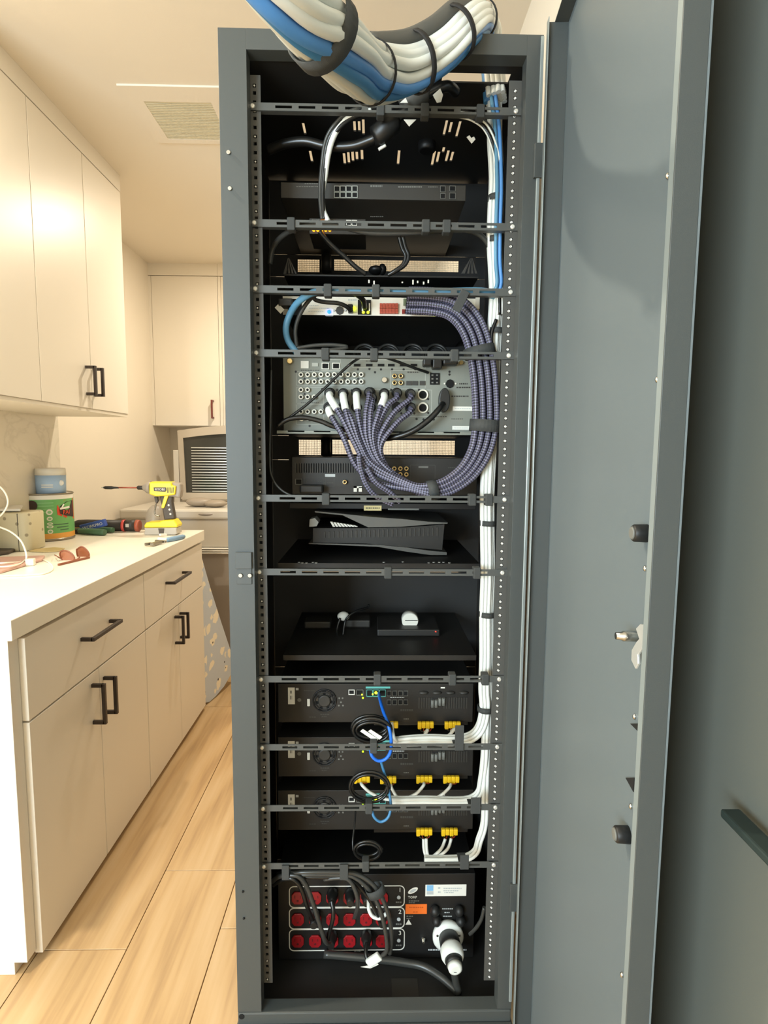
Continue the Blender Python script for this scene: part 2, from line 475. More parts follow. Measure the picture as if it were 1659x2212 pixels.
for a in (0.65, 1.235, 1.825, 2.41): wn.box(XW - .1 + a, XW - .1 + a + .04, YN - .07, YN - .03, .70, 2.25)
for z in (.70, 2.21): wn.box(XW + .55, XW + 2.35, YN - .07, YN - .03, z, z + .04)
tag(wn.build('window_1', 'white_plastic'), kind='structure')
# marble splashback fixed to the left wall over the worktop
tag(box('trim_1', 'marble', XL, XL + .012, 1.30, 2.70, .915, 1.467), kind='structure')
# the grey room door folded back against the right wall
dr = box('door_1', 'door_paint', 0.387, XR - .004, -0.35, 0.90, 0.01, 2.04, None, 0.003); tag(dr, kind='structure')
lv = MB()
tq = P(1556, 1746, .548)
lv.box(tq.x, tq.x + .020, .430, .548, tq.z - .009, tq.z); lv.cyl((tq.x + .01, .442, tq.z - .0045), (.388, .442, tq.z - .0045), .009); lv.cyl((.380, .442, tq.z - .0045), (.388, .442, tq.z - .0045), .026, 20)
lv.build('door_handle', 'lever', dr, 0.002)

# ceiling fan grille
g = thing('ceiling_grille', 'square white bathroom style fan cover with beige mesh on the ceiling', 'vent', (-.66, 2.22, ZC))
gp = MB().panel((-.845, 2.045, ZC), (1, 0, 0), (0, 1, 0), (0, 0, -1), .345, .355, .006, [(.055, .285, .085, .325)])
gp.build('frame', 'ceiling', g, 0.004)
gm = MB()
for i in range(24):
    y = 2.132 + i * .01
    gm.box(-.79, -.56, y, y + .006, ZC - .0055, ZC - .003)
for i in range(12):
    x = -.79 + i * .02
    gm.box(x, x + .003, 2.13, 2.37, ZC - .003, ZC - .001)
gm.build('mesh', 'grille', g, kind='stuff'); box('backing', 'grille', -.79, -.56, 2.13, 2.37, ZC - .001, ZC, g)

# recessed ceiling lamps (all above or behind the frame)
def downlight(x, y, power, label, size=.09):
    t = thing('ceiling_light', label, 'lamp', (x, y, ZC))
    MB().lathe((x, y, ZC), (0, 0, -1), [(0, .075), (.004, .075), (.006, .06)], 24).build('trim_ring', 'white_plastic', t)
    MB().lathe((x, y, ZC - .006), (0, 0, -1), [(0, .055), (.002, .05)], 24).build('lens', 'bulb', t)
    a = area('lamp', (x, y, ZC - .012), (0, 0, 0), size, size, power, WARM, True)
downlight(-1.06, 1.42, 6, 'round recessed lamp in the ceiling above the near end of the worktop')
downlight(-.50, 3.10, 17, 'round recessed lamp in the ceiling between rack and far cupboards')
downlight(-.98, 1.02, 22, 'round recessed lamp in the ceiling left of the rack, nearest the photographer', .06)

# ================================================================== KITCHEN UNITS
XF = -0.838
def pull(name, parent, p, q, out, w=.011):               # square bar pull: two posts and a grip; out = direction away from the face
    p, q, out = Vector(p), Vector(q), Vector(out)
    t = (q - p).normalized(); b = MB()
    s = out.normalized().cross(t)
    b.obox((p + q) / 2 + out, (q - p) / 2, s * (w / 2), out.normalized() * (w / 2))
    for e in (p + t * (w / 2), q - t * (w / 2)):
        b.obox(e + out / 2, t * (w / 2), s * (w / 2), out / 2)
    return b.build(name, 'handle_black', parent, 0.0012)
def base_unit(y0, y1, label, hd, h1, h2):
    t = thing('base_cabinet', label, 'cabinet', ((XL + XF) / 2, (y0 + y1) / 2, 0))
    box('body', 'cab_box', XL + .002, XF - .020, y0, y1, .035, .864, t)
    box('toe_kick', 'cab_box', XL + .002, -.880, y0, y1, 0.0, .035, t)
    ym = (y0 + y1) / 2; g = .0016
    d = box('drawer', 'cab', XF - .020, XF, y0 + g, y1 - g, .643, .852, t, 0.0012)
    p, q = PX(hd[0], hd[1], XF + .035), PX(hd[2], hd[3], XF + .035); z = (p.z + q.z) / 2
    pull('handle', d, (XF, p.y, z), (XF, q.y, z), (.035, 0, 0))
    for a, b_, hh in ((y0, ym, h1), (ym, y1, h2)):
        d = box('door', 'cab', XF - .020, XF, a + g, b_ - g, .022, .638, t, 0.0012)
        p, q = PX(hh[0], hh[1], XF + .035), PX(hh[2], hh[3], XF + .035); y = (p.y + q.y) / 2
        pull('handle', d, (XF, y, q.z), (XF, y, p.z), (.035, 0, 0))
    return t
b1 = base_unit(1.372, 2.101, 'nearer white base cabinet with a wide drawer over two doors', (200, 1385, 262, 1338), (220, 1480, 231, 1560), (247, 1462, 253, 1540))
b2 = base_unit(2.102, 2.832, 'farther white base cabinet with a wide drawer over two doors', (376, 1260, 412, 1236), (394, 1331, 398, 1390), (405, 1323, 408, 1378))
ep = MB(); ep.box(XL, -.853, 1.333, 1.371, .033, .864); ep.box(XL, -.885, 1.333, 1.371, 0, .033)
tag(ep.build('end_panel', 'cab', None, 0.001), 'plain white end panel closing the near side of the base cabinets', 'panel')
wt = box('worktop', 'quartz', XL, -.829, 1.312, 2.847, .865, .915, None, 0.002)
tag(wt, 'pale cream quartz worktop lying across both base cabinets', 'worktop')
XU = -1.11
def upper_unit(doors, label, hs):
    y0, y1 = doors[0][0], doors[-1][1]
    t = thing('wall_cabinet', label, 'cabinet', ((XL + XU) / 2, (y0 + y1) / 2, 1.467))
    box('body', 'cab_box', XL, XU - .020, y0, y1, 1.467, 2.44, t)
    box('light_rail', 'cab_box', XL, XU - .004, y0, y1, 1.455, 1.467, t)
    for (a, b_), hh in zip(doors, hs):
        d = box('door', 'cab', XU - .020, XU, a + .0016, b_ - .0016, 1.468, 2.426, t, 0.0012)
        if hh:
            p, q = PX(hh[0], hh[1], XU + .035), PX(hh[2], hh[3], XU + .035); y = (p.y + q.y) / 2
            pull('handle', d, (XU, y, q.z), (XU, y, p.z), (.035, 0, 0))
    return t
upper_unit([(1.640, 1.990)], 'single door white wall cabinet cut off by the left edge', [None])
upper_unit([(1.990, 2.344), (2.344, 2.684)], 'double door white wall cabinet with paired black pulls above the paint tin', [(205, 790, 207, 854), (221, 795, 223, 857)])
fa = box('fascia', 'cab', XL, XU - .002, 1.640, 2.690, 2.432, ZC, None, 0.001)
tag(fa, 'white filler strip between the left wall cabinets and the ceiling', 'trim')
# far wall cabinets over the washing machine
def far_unit(x0, x1, hside, label):
    t = thing('wall_cabinet', label, 'cabinet', ((x0 + x1) / 2, 4.04, 1.465))
    box('body', 'cab_box', x0, x1, 3.90, YF_, 1.465, ZC, t)
    box('header', 'cab', x0, x1, 3.88, 3.90, 2.425, ZC, t)
    d = box('door', 'cab', x0 + .02, x1 - .002, 3.88, 3.90, 1.468, 2.421, t, 0.0012)
    box('stile', 'cab', x0, x0 + .0185, 3.88, 3.90, 1.468, 2.421, t)
    xx = x1 - .045 if hside else x0 + .06
    h = pull('handle', d, (xx, 3.88, 1.515), (xx, 3.88, 1.635), (0, -.035, 0)); h['label'] = 'reddish brown bar pull'
    h.data.materials[0] = M['handle_brown']
far_unit(XL, -1.005, True, 'cream wall cabinet at the far end above the washing machine')
far_unit(-1.004, -.55, False, 'second far wall cabinet mostly hidden behind the rack')

# ------------------------------------------------------------------ washing machine with raised glass lid
YW = 3.26
w = thing('washing_machine', 'beige top loading washing machine with raised dark glass lid', 'appliance', (-1.05, 3.55, 0))
X1 = -.60
zt = P(470, 1097, YW).z; zb = P(470, 1122, YW).z; zc = P(460, 1183, YW).z; zd = P(460, 1197, YW).z
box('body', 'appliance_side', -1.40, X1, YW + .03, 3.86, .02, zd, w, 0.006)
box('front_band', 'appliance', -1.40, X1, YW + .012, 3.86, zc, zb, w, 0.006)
for i in range(3):
    h = (zc - zd) / 3
    box('trim_band', 'white_plastic', -1.40, X1, YW - .004, YW + .05, zd + h * i + .002, zd + h * (i + 1) - .002, w, 0.003)
box('deck', 'appliance', -1.42, X1 + .01, YW - .01, 3.86, zb, zt - .01, w, 0.012)
MB().sphere(((P(445, 1108, YW).x), YW - .006, (zt + zb) / 2 - .003), .045, .012, .010).build('latch', 'appliance_side', w)
bx = MB()
for i in range(3):
    bx.cyl((-1.02 + .07 * i, YW + .06, .03), (-1.02 + .07 * i, YW + .06, zd - .01), .03, 12)
bx.build('drain_hose', 'plastic_black', w)
# lid
YL = 3.74
def LP(x, y): return P(x, y, YL)
outer = [LP(391, 1078), LP(383, 930)] + [LP(383 + 12 * i, 930 - 11 * math.sin(i / 10 * 1.57)) for i in range(1, 14)] + [LP(545, 1078)]
xl0, xl1 = LP(396, 1000).x, LP(540, 1000).x
fr = MB()
n_ = len(outer)
inner = []
cx_, cz_ = LP(466, 1010).x, LP(466, 1010).z
for i, p in enumerate(outer):
    q = Vector(p); q.x = cx_ + (p.x - cx_) * .86; q.z = cz_ + (p.z - cz_) * .80; inner.append(q)
dY = Vector((0, .035, 0))
for i in range(n_):
    j = (i + 1) % n_
    fr.add([outer[i], outer[j], inner[j], inner[i], outer[i] + dY, outer[j] + dY, inner[j] + dY, inner[i] + dY],
           [(0, 1, 2, 3), (7, 6, 5, 4), (0, 4, 5, 1), (3, 2, 6, 7)])
ld = fr.build('lid', 'lid_plastic', w)
MB().prism([q + Vector((0, .012, 0)) for q in inner], (0, .012, 0)).build('glass', 'dark_glass', ld)
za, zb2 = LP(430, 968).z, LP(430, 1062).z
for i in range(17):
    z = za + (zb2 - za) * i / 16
    box('blind_reflection', 'reflection_pale', cx_ - .155, cx_ + .165, YL + .004, YL + .010, z, z + .0045, ld)  # pale bars laid over the glass as the reflection of a window blind
box('lid_hinge', 'appliance', LP(374, 1000).x, LP(386, 1000).x, YL, YL + .05, zt - .02, LP(380, 972).z, w, .004)
hp = MB()
hp.sphere((-1.02, 3.42, zt + .018), .08, .05, .028); hp.sphere((-.92, 3.40, zt + .012), .07, .05, .022)
tag(hp.build('crumpled_cloth', 'tool_grey'), 'grey crumpled cloth lying on the washing machine deck', 'cloth')

# ironing board standing on its edge beyond the cabinets
A, B = Vector((-.865, 2.85, .012)), Vector((-.79, 3.17, .02))
s_ = (B - A); s_.z = 0; s_.normalize()
def IB(u, z): return Vector((A.x, A.y, 0)) + s_ * u + UZ * z
pts = [IB(0, .05), IB(.02, .016), IB(.06, .002), IB(.13, .004), IB(.22, .02), IB(.30, .055), IB(.335, .10), IB(.325, .16), IB(.20, .40), IB(.10, .60), IB(.01, .80), IB(0, .80)]
ir = thing('ironing_board', 'pale blue ironing board cover with cream petals leaning beyond the cabinets', 'ironing board', A)
nn = s_.cross(UZ)
MB().prism([p + nn * -.012 for p in pts], nn * .024).build('cover', 'board_cloth', ir, 0.008)
MB().tube([p - nn * .02 for p in pts[3:10]], .008, 6).build('frame_tube', 'steel', ir)

# ================================================================== EQUIPMENT RACK
YF, YR, YP = 1.12, 1.153, 1.62               # front frame, rear rails, far (front) panels
xo0 = (P(472, 60, YF).x + P(512, 2190, YF).x) / 2
xi0 = (P(530, 112, YF).x + P(566, 2160, YF).x) / 2
xi1 = (P(1137, 122, YF).x + P(1076, 2150, YF).x) / 2
xo1 = .3055
zt = P(820, 67, YF).z; zi = P(830, 113, YF).z
zs = P(800, 2183, YF).z; zl = P(800, 2209, YF).z
YBK = 1.72
rk = thing('equipment_rack', 'tall dark grey steel equipment rack open at the back, full of wired devices', 'rack', ((xo0 + xo1) / 2, 1.42, 0))
box('stile', 'rack', xo0, xi0, YF, YR - .002, zs, zt, rk, 0.0004)
box('stile', 'rack', xi1, xo1, YF, YR - .002, zs, zt, rk, 0.0004)
box('header', 'rack', xi0, xi1, YF, YR - .002, zi, zt, rk, 0.0004)
box('sill', 'rack', xo0, xo1, YF - .002, YR, zl, zs - .001, rk, 0.003)
box('sill_lip', 'rack', xo0 - .003, xo1 + .003, YF - .02, YR, .064, zl - .001, rk, 0.003)
zfl = .088
MB().panel((xo0, YR, .07), (0, 1, 0), (0, 0, 1), (1, 0, 0), YBK - YR, zt - .07, .002, []).build('side_panel', 'rack_in', rk)
MB().panel((xo1 - .002, YR, .07), (0, 1, 0), (0, 0, 1), (1, 0, 0), YBK - YR, zt - .07, .002, []).build('side_panel', 'rack_in', rk)
zu = zi + .002
def tph(x0, x1, ya, yb):                     # slot in the top panel from its corners in the photograph
    p, q = PZ(x0, ya, zu), PZ(x1, yb, zu); m0 = (p.x + PZ(x0, yb, zu).x) / 2; m1 = (q.x + PZ(x1, ya, zu).x) / 2
    return (m0 - xo0, m1 - xo0, p.y - YR + .002, q.y - YR + .002)
slots = []
for (x, y0, y1) in ((657, 266, 290), (766, 262, 284), (776, 262, 284), (785, 258, 291), (962, 260, 293), (973, 264, 288), (990, 262, 297),
                    (672, 326, 350), (744, 331, 355), (753, 329, 353), (762, 327, 349), (771, 328, 346), (782, 324, 346),
                    (861, 325, 356), (936, 326, 358), (946, 328, 352), (958, 318, 330), (966, 325, 350), (976, 328, 349)):
    slots.append(tph(x - 2.7, x + 2.7, y0, y1))
hc = tph(955, 1092, 157, 181); slots.append((hc[0], xo1 - xo0 - .045, hc[2], hc[3]))
tp = MB().panel((xo0, YR - .002, zu), (1, 0, 0), (0, 1, 0), (0, 0, 1), xo1 - xo0, YBK - YR + .002, .003, slots).build('top_panel', 'rack_in', rk)
for cx, cy in ((722, 308), (922, 308)):
    p = PZ(cx, cy, zu); MB().lathe((p.x, p.y, zu), (0, 0, -1), [(0, .020), (.018, .020), (.020, .016)], 20).build('fan_motor', 'dev_black', rk)
box('bottom_panel', 'rack_in', xo0 + .0021, xo1 - .0021, YR, YBK, .070, zfl, rk)
fp = PZ(875, 2140, zfl)
box('cable_plate', 'dev_mid', fp.x - .030, fp.x + .030, fp.y - .03, fp.y + .03, zfl, zfl + .0015, rk)
for x in (xo0 + .06, xo1 - .06):
    for y in (1.17, 1.65):
        c_ = MB(); c_.cyl((x - .014, y, .0301), (x + .014, y, .0301), .03, 18); c_.box(x - .02, x + .02, y - .02, y + .02, .058, .070)
        c_.build('caster', 'rubber', rk)
# perforated mounting rails
def rail(name, x0, x1, y, side):
    z0, z1 = zs + .035, zu - .025
    hs, z, k = [], z0 + .008, 0
    w = x1 - x0
    while z < z1 - .01:
        hs.append((w * .36, w * .36 + .0062, z - z0 - .0031, z - z0 + .0031)); z += (.015875, .015875, .0127)[k % 3]; k += 1
    b = MB().panel((x0, y + .002, z0), (1, 0, 0), (0, 0, 1), (0, -1, 0), w, z1 - z0, .002, hs)
    xx = x0 if side < 0 else x1 - .002
    b.box(xx, xx + .002, y + .002, y + .04, z0, z1)
    o = b.build(name, 'rail', rk)
    t = MB()
    for i, h in enumerate(hs):
        c_ = (x0 + (h[0] + h[1]) / 2, y + .0008, z0 + (h[2] + h[3]) / 2)
        if side > 0 or i % 3 == 0:
            q = .85 if side > 0 else .55
            t.lathe(c_, (0, 1, 0), [(0, .0036 * q), (-.0014, .0028 * q), (-.0014, .0018 * q), (.004, .0016 * q)], 8)
    t.build('thread_inserts', 'zinc', o, kind='stuff')
    return o
rail('mounting_rail', xi0 - .004, xi0 + .0185, YR, -1)
rail('mounting_rail', xi1 - .0235, xi1 + .001, YR, 1)
for x in (xi0 - .004, xi1 - .020): box('far_rail', 'rack_in', x, x + .024, YP + .012, YP + .05, zfl + .0, zu - .002, rk)
# bits on the left stile
def stile_dot(x, y, r, m, nm): knob(nm, m, x, y, YF, r, .003, rk, 12)
for x, y in ((494, 330), (497, 408)): stile_dot(x, y, .0038, 'steel', 'rivet')
for x, y in ((525, 1925), (527, 1983)): stile_dot(x, y, .0022, 'hole', 'rivet')
kp = MB(); p, q = P(509, 1192, YF), P(545, 1228, YF); kp.box(p.x, q.x, YF - .006, YF - .001, q.z, p.z)
p, q = P(511, 1226, YF), P(547, 1262, YF); kp.box(p.x, q.x - .002, YF - .002, YF, q.z, p.z)
kp = kp.build('latch_keeper', 'rack', rk, 0.0015)
for x in (520, 540): knob('screw', 'steel', x, 1243, YF - .002, .0042, .003, kp, 12)
knob('bolt_hole', 'hole', 522, 2196, YF - .002, .006, .0008, rk)

# rear door, swung open towards the lens: a pan of sheet steel with folded edges
DH, DF = Vector((.338, 1.085, 0)), Vector((.2945, .543, 0))
dd = (DF - DH).normalized(); dn = Vector((dd.y, -dd.x, 0))        # dn points into the aisle (-x)
W_ = (DF - DH).length; z0d, z1d = .085, zt - .002; F_ = .0235
if dn.x > 0: dn = -dn
def DP(u, z, off=0.0): return DH + dd * u + dn * off + UZ * z
def pd(x, y, off=0.0):                                            # pixel to a point of the door sheet
    d = ray(x, y); o = Vector((0, 0, H)); pl = DH + dn * off
    t = (pl - o).dot(dn) / d.dot(dn); return o + d * t
MB().obox(DP(W_ / 2, (z0d + z1d) / 2, -.001), dd * (W_ / 2), dn * .001, UZ * ((z1d - z0d) / 2)).build('door', 'rack_door', rk)
door = [o for o in C.objects if o.name == 'door' or o.name.startswith('door.')]
door = [o for o in door if o.parent == rk][0]
hz = (z1d - z0d) / 2; zm = (z0d + z1d) / 2
for nm, u, b_ in (('hinge_flange', .001, .0008), ('edge_flange', W_ - .001, .0016)):
    ff = .037 if u < .1 else F_; MB().obox(DP(u, zm, ff / 2), dd * .001, dn * (ff / 2), UZ * hz).build(nm, 'rack', door, 0.0005)
MB().obox(DP(W_ - .007, zm, F_ - .0008), dd * .006, dn * .0008, UZ * hz).build('edge_lip', 'frame_edge', door, 0.0005)
MB().obox(DP(.008, zm, .037 - .0008), dd * .007, dn * .0008, UZ * hz).build('hinge_lip', 'frame_edge', door, 0.0005)
for z in (z0d, z1d): MB().obox(DP(W_ / 2, z, F_ / 2), dd * (W_ / 2), dn * (F_ / 2), UZ * .001).build('end_flange', 'rack', door)
for x, y in ((1384, 1152), (1344, 1803)):
    p = pd(x + 14, y)
    MB().lathe(p, dn, [(0, .0100), (.014, .0096), (.016, .0080)], 18).build('rubber_bumper', 'rubber', door)
    MB().lathe(p + dn * .016, dn, [(0, .0078), (.0015, .006)], 18).build('bumper_tip', 'print_grey', door)
for x, y in ((1443, 380), (1420, 820), (1394, 1228), (1371, 1548), (1363, 1742), (1344, 2106)):
    MB().sphere(pd(x, y, .001), .0026, .0026, .0034, 8, 6).build('rivet', 'steel', door)
lc = MB()
lc.prism([pd(x, y, .016) for x, y in ((1373, 1358), (1382, 1348), (1391, 1350), (1389, 1398), (1377, 1414), (1378, 1434), (1372, 1445), (1363, 1426), (1364, 1404), (1374, 1387), (1380, 1380))], dn * -.003)
lat = lc.build('latch_cam', 'zinc', door, 0.0008)
MB().lathe(pd(1381, 1375), dn, [(0, .006), (.018, .006), (.020, .0045), (.026, .004)], 12).build('latch_shaft', 'steel', lat)
for pts in (((1362, 1563), (1380, 1563), (1379, 1580)), ((1352, 1680), (1371, 1680), (1369, 1711))):
    MB().prism([pd(x, y, .0008) for x, y in pts], dn * .0006).build('cutout', 'hole', door)
for zc_ in (P(1160, 350, YF).z, P(1108, 1935, YF).z):
    hg = MB(); hg.cyl((xo1 + .010, YF - .012, zc_ - .045), (xo1 + .010, YF - .012, zc_ + .045), .006, 12)
    hg.box(xo1 - .012, xo1 + .010, YF - .008, YF - .001, zc_ - .03, zc_ + .03)
    hg = hg.build('hinge', 'rack', rk, 0.001)
    MB().cyl((xo1 + .010, YF - .012, zc_ + .004), (xo1 + .010, YF - .012, zc_ + .040), .0064, 10).build('hinge_pin', 'zinc', hg)
MB().box(xo1 - .006, xo1, YF - .004, YF, zs + .02, zt - .004).build('door_stop', 'frame_edge', rk, 0.001)

# lacing bars across the back, with the hook and loop straps that hold the cables
YB = YR - .002
bars = [(232, 240, [822, 918, 1038]), (482, 491, [629, 920, 965]), (625, 631, [708, 812]), (764, 767, [703, 808, 982]),
        (1078, 1077, [704, 1020, 1056]), (1235, 1237, [838, 1030]), (1467, 1466, [815, 977, 1048]), (1613, 1613, [807]),
        (1745, 1743, [797]), (1869, 1868, [790])]
BZ = []; bar_objs = []
for (ya, yb, straps) in bars:
    z = P(820, (ya + yb) / 2, YB).z; BZ.append(z)
    hh = .0068
    x0, x1 = xi0 + .001, xi1 - .010
    hs = []; n = 0; xx = .045
    while xx < x1 - x0 - .06:
        hs.append((xx, xx + .031, hh - .0024, hh + .0024)); xx += .0432
    b = MB().panel((x0, YB, z - hh), (1, 0, 0), (0, 0, 1), (0, -1, 0), x1 - x0, 2 * hh, .0016, hs)
    b.box(x0, x1, YB, YB + .012, z - hh - .0002, z - hh + .0012)
    b.box(x0 - .006, x0 + .010, YB - .002, YB, z - hh, z + hh); b.box(x1 - .010, x1 + .012, YB - .002, YB, z - hh, z + hh)
    o = b.build('lacing_bar', 'bar', rk); bar_objs.append(o)
    for xs in (xi0 + .004, xi1 - .010):
        MB().lathe((xs, YB - .002, z), (0, -1, 0), [(0, .0048), (.0015, .0046), (.003, .0028)], 12).build('screw', 'zinc', o)
    for s in straps:
        x = P(s, ya, YB).x; w = .0075
        MB().box(x - w, x + w, YB - .0055, YB + .0155, z - hh - .006, z + hh + .004).build('strap', 'strap', o, 0.002)

# ------------------------------------------------------------------ far side: front panels of the rack seen from behind
XA, XB = xi0 + .002, xi1 - .002
def far_panel(name, y0, y1, label, holes=None, m='rack_in', x0=None, x1=None):
    zt_, zb_ = min(P(820, y0, YP).z, zu - .004), max(P(820, y1, YP).z, zfl + .002)
    if zt_ - zb_ < .02: return None
    hs = []
    XA, XB = xo0 + .0025, xo1 - .0025
    for (a, b_, c_, d_) in (holes or []):
        pa, pb = P(a, c_, YP), P(b_, d_, YP); hs.append((pa.x - XA, pb.x - XA, pb.z - zb_, pa.z - zb_))
    o = MB().panel((XA, YP + .003, zb_), (1, 0, 0), (0, 0, 1), (0, -1, 0), XB - XA, zt_ - zb_, .003, hs).build(name, m)
    return tag(o, label, 'panel')
far_panel('blank_panel', 300, 552, 'black blank front panel behind the network switch')
def vent_panel(y0, y1, xa, xb, ya, yb, dv, label):
    o = far_panel('vent_panel', y0, y1, label, [(xa, dv[0], ya, yb), (dv[1], xb, ya, yb)], 'dev_black')
    g = MB()
    for (a, b_) in ((xa, dv[0]), (dv[1], xb)):
        pa, pb = P(a, ya, YP), P(b_, yb, YP)
        n = int((pb.x - pa.x) / .0042)
        for i in range(1, n):
            x = pa.x + (pb.x - pa.x) * i / n; g.box(x - .00035, x + .00035, YP + .0035, YP + .0045, pb.z, pa.z)
        n = int((pa.z - pb.z) / .0042)
        for i in range(1, n):
            z = pb.z + (pa.z - pb.z) * i / n; g.box(pa.x, pb.x, YP + .0045, YP + .0055, z - .00035, z + .00035)
    g.build('mesh', 'grille', o, kind='stuff')
    c_ = MB(); pa, pb = P((dv[0] + dv[1]) / 2, ya - 4, YP), P((dv[0] + dv[1]) / 2, yb + 3, YP)
    c_.cyl((pa.x, YP - .018, pb.z), (pa.x, YP - .018, pa.z), .013, 16); c_.build('post', 'dev_mid', o)
    return o
vent_panel(553, 600, 643, 990, 560, 588, (690, 722), 'upper perforated vent panel glowing cream between two black panels')
far_panel('blank_panel', 601, 760, 'black blank front panel behind the white processor')
far_panel('blank_panel', 761, 942, 'black front panel hidden behind the grey receiver')
vent_panel(943, 994, 645, 982, 950, 983, (693, 718), 'lower perforated vent panel glowing tan under the grey receiver')
far_panel('blank_panel', 995, 1235, 'black blank panel behind the game console')
far_panel('blank_panel', 1236, 1440, 'black blank panel behind the shelf of adaptors')
far_panel('blank_panel', 1441, 2040, 'black blank panel behind the amplifiers')

# ================================================================== DEVICES
def device(name, label, cat, x0, y0, x1, y1, Y, m, depth=None, bevel=0.0012):
    p, q = P(x0, y0, Y), P(x1, y1, Y)
    t = thing(name, label, cat, ((p.x + q.x) / 2, Y, q.z))
    box('chassis', m, p.x, q.x, Y, (YP - .001) if depth is None else Y + depth, q.z, p.z, t, bevel)
    for x in ((XA + .004, p.x - .0005), (q.x + .0005, XB - .004)):
        pass
    return t
_rca = {}
def rca(x, y, Y, parent, m='rca_white', r=.0052):
    if m not in _rca:
        b = MB().lathe((0, 0, 0), (0, -1, 0), [(0, r), (.007, r), (.0075, r * .86), (.0075, r * .55), (.0035, r * .5)], 14)
        _rca[m] = b
    b = _rca[m]; p = P(x, y, Y)
    key = 'rca_' + m
    if key not in M:
        me_o = b.build('audio_jack', m, parent); M[key] = me_o.data
        me_o.location = Vector((p.x, Y - .0037, p.z)) - ORG[parent.name]; o = me_o
    else: o = inst(M[key], 'audio_jack', (p.x, Y - .0037, p.z), parent)
    return o
_rcah = []
def jackhole(x, y, Y, parent_obj):
    pass
def port(name, x0, y0, x1, y1, Y, parent, rim='steel', d=.0015, t=1.6, core='hole', tab=True):
    # socket: a raised rim round a dark opening with a latch notch
    b = MB(); p, q = P(x0, y0, Y), P(x1, y1, Y); w = t * .001
    b.box(p.x, q.x, Y - d, Y, p.z - w, p.z); b.box(p.x, q.x, Y - d, Y, q.z, q.z + w)
    b.box(p.x, p.x + w, Y - d, Y, q.z + w, p.z - w); b.box(q.x - w, q.x, Y - d, Y, q.z + w, p.z - w)
    o = b.build(name, rim, parent)
    MB().box(p.x + w, q.x - w, Y - .0004, Y, q.z + w, p.z - w).build('opening', core, o)
    return o
def led(x, y, Y, m, parent, r=.0025):
    r *= .8; p = P(x, y, Y); return MB().sphere((p.x, Y - .0015, p.z), r, r * .8, r, 10, 6).build('indicator_light', m, parent)
def outline(x0, y0, x1, y1, Y, parent, m='print_line', w=.0008, nm='printed_outline'):
    p, q = P(x0, y0, Y), P(x1, y1, Y); b = MB(); d = .0004
    b.box(p.x, q.x, Y - d, Y, p.z - w, p.z); b.box(p.x, q.x, Y - d, Y, q.z, q.z + w)
    b.box(p.x, p.x + w, Y - d, Y, q.z, p.z); b.box(q.x - w, q.x, Y - d, Y, q.z, p.z)
    return b.build(nm, m, parent)
def marks(rows, Y, parent, m='print_dim', nm='printed_text', d=.0004):          # rows of fine print too small to read
    b = MB(); rnd = random.Random(len(rows) * 7 + int(rows[0][0]))
    for (x0, x1, y, h) in rows:
        x = x0
        while x < x1:
            w = rnd.uniform(2.0, 5.0); facebox(b, x, y - h / 2, min(x + w, x1), y + h / 2, Y, d); x += w + 1.2
    return b.build(nm, m, parent, kind='stuff')

# --- network switch at the top
Y = 1.27
sw = device('network_switch', 'dark network switch with a block of eight empty ports near the rack top', 'switch', 606, 393, 1006, 434, Y, 'dev_mid')
for r_ in range(2):
    for c_ in range(4):
        port('port', 722 + 12.8 * c_, 402 + 13.5 * r_, 734 + 12.8 * c_, 414.5 + 13.5 * r_, Y, sw, 'print_line', .002, .9)
for (x0, y0, x1, y1) in ((951, 402, 962, 416), (951, 418, 962, 430), (971, 402, 984, 414), (971, 417, 984, 431)):
    port('port', x0, y0, x1, y1, Y, sw, 'print_grey', .002, .9)
marks([(658, 690, 397, 2), (800, 826, 402, 4), (860, 912, 404, 3), (925, 945, 404, 2), (640, 690, 403, 1.5)], Y, sw, 'print_grey')
marks([(800, 828, 468, 1.5)], Y, sw, 'print_dim')
# --- small switch with amber lights hanging behind the second bar
Y = 1.245
s2 = device('small_network_switch', 'small black network switch with glowing amber lights behind the second lacing bar', 'switch', 668, 471, 790, 507, Y, 'dev_dark', .09)
for i in range(5): led(678 + 8.6 * i, 497, Y, 'amber', s2, .0042)
for i in range(4): port('port', 675 + 12 * i, 474, 686 + 12 * i, 490, Y, s2, 'print_grey', .002, .8)
for i in range(2): port('port', 748 + 12 * i, 476, 759 + 12 * i, 488, Y, s2, 'print_white', .002, .9)

# --- shelf with gussets
Y = 1.27
p, q = P(613, 592, Y), P(1033, 600, Y)
sh = thing('rack_shelf', 'black rack shelf with triangular slotted side gussets below the cream vent', 'shelf', ((p.x + q.x) / 2, Y, q.z))
box('tray', 'dev_black', p.x, q.x, Y, YP - .002, p.z - .003, p.z - .001, sh)
box('front_lip', 'dev_mid', p.x, q.x, Y, Y + .0018, q.z, p.z, sh, 0.0005)
for (xa, xb, xt) in ((612, 641, 623), (996, 1031, 1019)):
    a, b_, c_ = P(xa, 591, Y + .002), P(xb, 591, Y + .002), P(xt, 553, Y + .002)
    g = MB(); u = (c_ - (a + b_) / 2)
    for f0, f1 in ((0, .22), (.36, .5), (.62, .76), (.86, 1.0)):
        g.prism([a.lerp(b_, f0), a.lerp(b_, f1), c_.lerp(a.lerp(b_, f1), .12), c_.lerp(a.lerp(b_, f0), .12)], (0, .0015, 0))
    g.build('gusset', 'dev_mid', sh)
hz_ = MB()
for i, x in enumerate((797, 808, 869, 892, 902, 915, 925)): facebox(hz_, x - 1.5, 605 + (i % 3) * 2, x + 1.5, 612 + (i % 2) * 3, Y, .002)
hz_.build('underside_glints', 'zinc', sh, kind='stuff')  # small pale metal chips standing in for glints under the shelf
